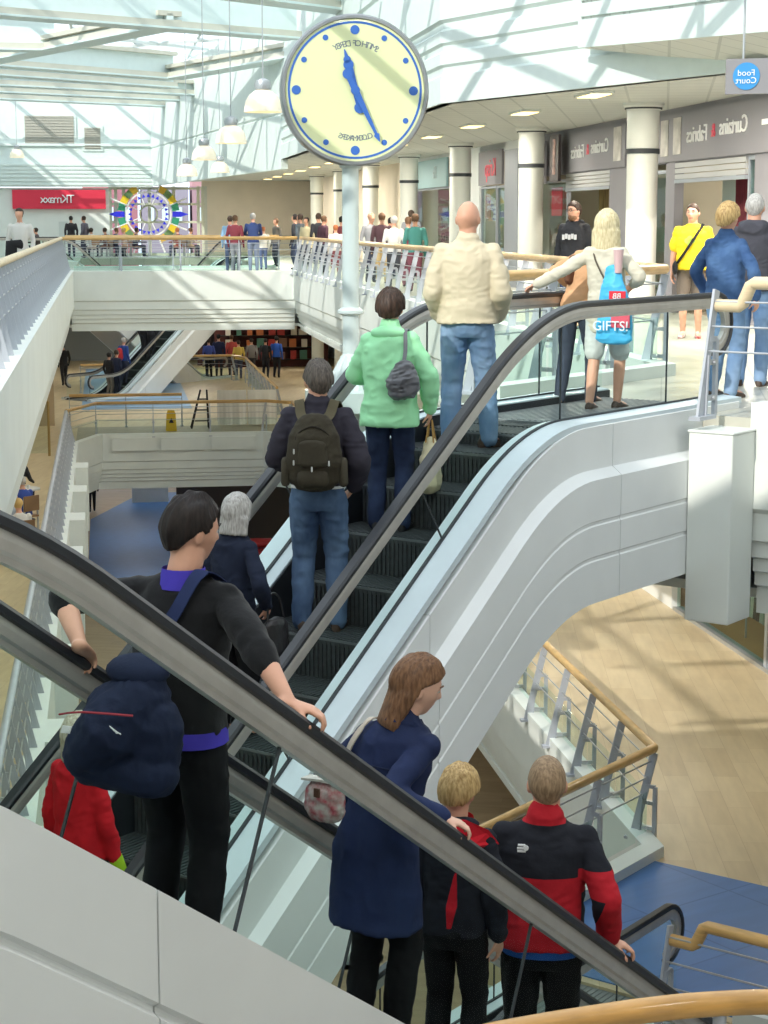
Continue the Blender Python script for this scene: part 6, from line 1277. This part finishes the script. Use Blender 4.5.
far_esc(106, 'woman in black at the foot of the distant escalator', '#1f1d22', '#8a7a70', 'b', 1.64); far_esc(113, 'man in navy suit low on the distant escalator', '#232a44', '#2a2f44', 'd', 1.72, -49.6)
GC = 'crowd by the distant cafe'
for x, Y, t, bt, hr, H_, yw, kd, lb in ((182, 78.3, '#d9552f', '#5a5a60', 'n', 1.72, .4, 'walk', 'person in orange top beside the distant escalator end'), (208, 78.5, '#4a5aa8', '#22242e', 'd', 1.66, .2, 'stand', 'person in blue and white top at the front of the cafe crowd'), (218, 79.5, '#20284a', '#2a2c38', 'b', 1.78, .0, 'stand', 'person in navy sports shirt in the cafe crowd'), (231, 80, '#c9534f', '#3a3a46', 'n', 1.72, .3, 'stand', 'person in salmon red top in the cafe crowd'),
                                   (238, 78.3, '#d8b95a', '#4a4f66', 'd', 1.60, .1, 'stand', 'person in mustard yellow top at the front of the cafe crowd'), (251, 78.8, '#85807c', '#3a3a46', 'd', 1.66, .2, 'stand', 'person in grey cardigan in the cafe crowd'), (265, 78.4, '#1f2128', '#22242e', 'b', 1.68, -.2, 'stand', 'person in black jacket beside the bright blue shirt'), (276, 78.8, '#2f5fc0', '#22242e', 'b', 1.74, -.3, 'stand', 'man in bright blue shirt at the right of the cafe crowd'),
                                   (211, 85, '#2a2024', '#22242e', 'b', 1.78, 1.0, 'stand', 'dark figure at the back left of the cafe crowd'), (227, 86, '#a3222e', '#22242e', 'b', 1.84, .3, 'stand', 'tall person in red shirt at the back of the cafe crowd'), (241, 85, '#201c20', '#22242e', 'b', 1.70, -.4, 'stand', 'person in black at the back middle of the cafe crowd'), (254, 85.5, '#8f2a2a', '#22242e', 'd', 1.74, .5, 'stand', 'person in dark red at the back right of the cafe crowd')):
    far(kd, x, Y, F1, lb, t, bt, hr, H_, yw, GC)
far('walk', 87, 74, F2+.01, 'person in dark trousers walking on the blue ground floor under the bridge', '#23252c', '#1d1e24', 'd', 1.74, .2)
# cafe seats by the left middle railing
for x, Y, t, hr, yw, lb in ((12, 42.5, '#1e1e22', 's', -2.4, 'bald man in black seated facing the lattice railing'), (2, 40.5, '#2c2f3a', 'd', -1.0, 'person in dark jacket at the frame edge beside the cafe table'), (19, 38.6, '#2f4a9a', 'g', .9, 'white haired person in blue seated near the lattice railing'), (14, 35.4, '#d9d6d0', 'y', .6, 'blond person in white seated near the lattice railing'), (3, 36.2, '#a9b6c9', 'g', -.6, 'person in pale blue seated at the frame edge below the others')):
    far('sit', x, Y, F1, lb, t, '#2a2d3a', hr, 1.72, yw); p = pix(x, 300, Y); p[2] = F1; chair(p, yw, 'cafe chair by the left middle railing', 'cafe chairs by the lattice railing')
p = pix(17, 300, 40.5); p[2] = F1; table(p, 'small white cafe table by the lattice railing', .38)
for dx, dy, lb in ((-.12, .05, 'left white cup on the cafe table by the lattice railing'), (.14, -.06, 'right white cup on the cafe table by the lattice railing')):
    b = MB(); b.lathe([(.03, 0), (.04, .08), (.035, .08), (.026, .01)], p+np.array([dx, dy, .75]), 14); tag(b.build('cup', M_LET, smooth=True), lb, 'cup')
# ------------------------------------------------------------------ small things on the lower bridge and beyond
c = pixz(169, 424, F1); c = pix(169, 300, 58.6); c[2] = F1
t = thing('wet_floor_sign', 'yellow folding wet floor sign on the lower bridge', 'sign', c); MY = mat('sign_yellow', '#eec42a', .5)
for s_ in (-1, 1): b = MB(); b.prism([c+A2*p+A1*(s_*.16*(1-z/.95))+ZU*z for p, z in ((-.17, 0), (.17, 0), (.14, .55), (.10, .64), (-.10, .64), (-.14, .55))], A1*.02*s_); b.build('panel', MY, t)
b = MB(); b.prism([c+A2*p-A1*(.155*(1-z/.95))+ZU*z-A1*.03 for p, z in ((-.08, .26), (.08, .26), (0, .42))], -A1*.008); b.build('warning_triangle', M_SHOEB, t)
DR = cloth('white_dustsheet', '#efeee9', var=.04, vscale=2)
for k in range(2):
    u0 = 3.55+.98*k; b = MB(); vs = []; n = 24
    for i in range(n+1):
        u = u0+.93*i/n; w_ = .018*math.sin(i*.6+k)+.008*math.sin(i*1.7)
        for z, dv in ((F1+.12, .10), (F1+.6, .05), (F1+1.13-.03*math.sin(i*.7), .0), (F1+1.17, -.06), (F1+1.0, -.14), (F1+.5, -.18+w_), (F1+.06, -.2+w_*1.5)): vs.append(U(u, 60.1+dv*1.2+w_*.3, z))
    b.add(vs, [(7*i+j, 7*i+j+1, 7*i+j+8, 7*i+j+7) for i in range(n) for j in range(6)]); o = b.build('dust_sheet', DR, smooth=True); tag(o, ('left', 'right')[k]+' white dust sheet draped over the barrier behind the lower bridge', 'sheet')
c = U(2.95, 59.4, F1); t = thing('folding_easel', 'black folding frame standing beside the white dust sheets', 'easel', c)
for s_ in (-1, 1): b = MB(); b.bar(c+A2*(s_*.28)+ZU*0, c+A2*(s_*.1+.12)+ZU*1.25, .05, .03); b.build('leg', M_SHOEB, t); b = MB(); b.bar(c+A2*(s_*.28)+A1*.4, c+A2*(s_*.1+.12)+ZU*1.25, .05, .03); b.build('rear_leg', M_SHOEB, t)
for z in (.25, .6, .95): b = MB(); b.bar(c+A2*-.2+A2*z*.12+ZU*z, c+A2*.24+ZU*z, .04, .02); b.build('rung', M_SHOEB, t)
# left middle floor: tan partition with a glazed brass frame
struct(quickbox('wall_partition', U(-3.6, 61, F1+.75), A2*1.9, A1*.08, ZU*.75, mat('tan_partition', '#bfae95', .6)))
c = U(-2.2, 53, F1); t = thing('glass_screen', 'brass framed glass screen standing on the left middle floor', 'screen', c); MBR = mat('brass', '#a98f5a', .35, .6)
for s_ in (-.55, .55): b = MB(); b.bar(c+A2*s_, c+A2*s_+ZU*1.55, .05, .05); b.build('upright', MBR, t)
b = MB(); b.bar(c-A2*.55+ZU*1.55, c+A2*.55+ZU*1.55, .05, .05); b.build('top_rail', MBR, t); b = MB(); b.box(c+ZU*.8, A2*.52, A1*.006, ZU*.72); b.build('pane', M_GLASSP, t)
for k, (u, v, z, lb) in enumerate(((-3.0, 60.85, F1+1.0, 'red poster on the tan partition of the left middle floor'),)):
    b = MB(); b.box(U(u, v, z), A2*.22, A1*.015, ZU*.28); tag(b.build('poster', M_RED), lb, 'poster')
# cafe front: dark red interior with stock
struct(quickbox('wall_cafe', U(7.5, 84.6, F1+1.7), A2*2.6, A1*.1, ZU*1.75, mat('cafe_wall', '#5a2b28', .7, col2='#3a1f20', vscale=2)))
struct(quickbox('wall_cafe_dark', U(3.9, 89.3, F1+1.7), A2*1.6, A1*.1, ZU*1.75, mat('cafe_dark', '#2c2322', .7)))
M_MIX = [mat('goods%d' % i, c, .6) for i, c in enumerate(('#a3332e', '#7d5a48', '#c9bfae', '#4f7a6a', '#b5683a', '#702a30', '#d8cfc4'))]
rr_ = random.Random(3)
for r_ in range(5):
    t = thing('wall_shelf', ('lowest', 'second lowest', 'middle', 'second highest', 'highest')[r_]+' shelf of red and white goods on the dark cafe wall', 'shelf', U(7.4, 84.2, F1+.35+.55*r_)); b = MB(); b.box(U(7.4, 84.3, F1+.35+.55*r_), A2*2.3, A1*.2, ZU*.02); b.build('shelf_board', mat('cafe_dark', '#2c2322', .7), t)
    for q in range(9):
        b = MB(); hh = .12+.1*rr_.random(); b.box(U(5.4+q*.5+.1*rr_.random(), 84.25, F1+.37+.55*r_+hh), A2*(.1+.1*rr_.random()), A1*.12, ZU*hh); b.build('goods', M_MIX[rr_.randrange(7)], t)
for u, v in ((4.3, 86), (5.6, 85.6)): struct(quickbox('column_dark', U(u, v, F1+1.7), A2*.12, A1*.12, ZU*1.75, mat('dark_column', '#4a2a28', .4)))
# ground floor: dark shop front with a red sofa, white plinth
struct(quickbox('wall_ground_shop', U(4.6, 66.5, F2+1.8), A2*2.2, A1*.1, ZU*1.8, mat('ground_dark', '#4a4341', .5)))
struct(quickbox('trim_plinth', U(1.7, 77.5, F2+.4), A2*.75, A1*.3, ZU*.4, M_WHITE))
c = U(4.55, 62.6, F2); t = thing('sofa', 'dark red sofa on the ground floor seen below the bridge', 'sofa', c); MRS = mat('red_sofa', '#a02a30', .6)
b = MB(); b.box(c+ZU*.3, A2*1.0, A1*.4, ZU*.16); b.build('seat', MRS, t)
b = MB(); capsule(b, [c+A1*.35-A2*.95+ZU*.65, c+A1*.35+A2*.95+ZU*.65], [(.16, .3), (.16, .3)], 14); b.build('backrest', MRS, t, smooth=True)
for s_ in (-1, 1): b = MB(); capsule(b, [c+A2*s_*1.0-A1*.35+ZU*.45, c+A2*s_*1.0+A1*.4+ZU*.45], [.17, .17], 12); b.build('armrest', MRS, t, smooth=True); b = MB(); b.box(c+A2*s_*.85+ZU*.07, A2*.04, A1*.04, ZU*.07); b.build('leg', M_SHOEB, t)
# right hand middle floor shop with a rail of striped clothes
window_us = us
b = MB(); b.box(U(9.6, 25, F1+1.7), A2*.012, A1*5, ZU*1.7); struct(b.build('window_middle_shop', M_SHOPGLASS))
for v in (19.8, 23.0, 25.6, 31.2): struct(quickbox('trim_mullion', U(9.6, v, F1+1.7), A2*.05, A1*.06, ZU*1.7, M_GREYPAINT))
struct(quickbox('trim_threshold', U(9.6, 25, F1+.03), A2*.09, A1*5, ZU*.03, M_STEEL))
slab('floor_shop_middle', [xy(U(9.7, 15)), xy(U(13.9, 15)), xy(U(13.9, 60)), xy(U(9.7, 60))], F1, F1+.012, mat('orange_shop_floor', '#c98f56', .5))
struct(quickbox('wall_middle_right', U(9.6, 45, F1+1.8), A2*.08, A1*14.9, ZU*1.8, M_CREAM))
c = U(10.0, 26.9, F1); t = thing('clothes_rail', 'rail of black and white striped clothes in the middle floor shop', 'rack', c)
b = MB(); b.tube([c-A1*.8, c-A1*.8+ZU*1.35, c+A1*.8+ZU*1.35, c+A1*.8], .018, 8); b.build('frame', M_STEEL, t)
MST = tilemat('striped_cloth', '#e0deda', '#2a292c', '#2a292c', 30, .13, 0, .8, .0, 0.0)
for q in range(11):
    b = MB(); p = c+A1*(-.72+.144*q)+ZU*.95; capsule(b, [p-ZU*.42, p, p+ZU*.30, p+ZU*.36], [(.24, .05), (.22, .05), (.2, .045), (.08, .03)], 12, side=A2); b.build('garment', MST if q % 3 else fcol('#1c1b1e'), t, smooth=True)
MST.node_tree.nodes['Brick Texture'].inputs['Mortar Size'].default_value = 0.0
# ------------------------------------------------------------------ light and camera
w = bpy.data.worlds.new('World'); SC.world = w; w.use_nodes = True
bg = w.node_tree.nodes['Background']; bg.inputs['Color'].default_value = (.86, .94, 1, 1); bg.inputs['Strength'].default_value = WORLD
sd = bpy.data.lights.new('sun', 'SUN'); sd.energy = SUN; sd.angle = math.radians(.5); sd.color = (1, .95, .86)
so = bpy.data.objects.new('sun', sd); COL.objects.link(so)
so.rotation_euler = Vector(SUNDIR).to_track_quat('-Z', 'Y').to_euler(); so.location = (-20, -20, 30)
cd = bpy.data.cameras.new('camera'); cam = bpy.data.objects.new('camera', cd); COL.objects.link(cam)
cd.sensor_fit = 'HORIZONTAL'; cd.sensor_width = 36; cd.lens = 1850/768*36; cd.clip_end = 500
P = math.atan((512-221.4)/1850.); cam.location = (0, 0, 1.53); cam.rotation_euler = (math.pi/2-P, 0, 0)
SC.camera = cam
vs = SC.view_settings; vs.view_transform = 'Standard'; vs.look = 'None'; vs.gamma = 1; vs.use_curve_mapping = False; vs.exposure = EXPO
SC.cycles.use_denoising = True
SC.cycles.max_bounces = 8; SC.cycles.transparent_max_bounces = 24
SC.cycles.sample_clamp_indirect = 4
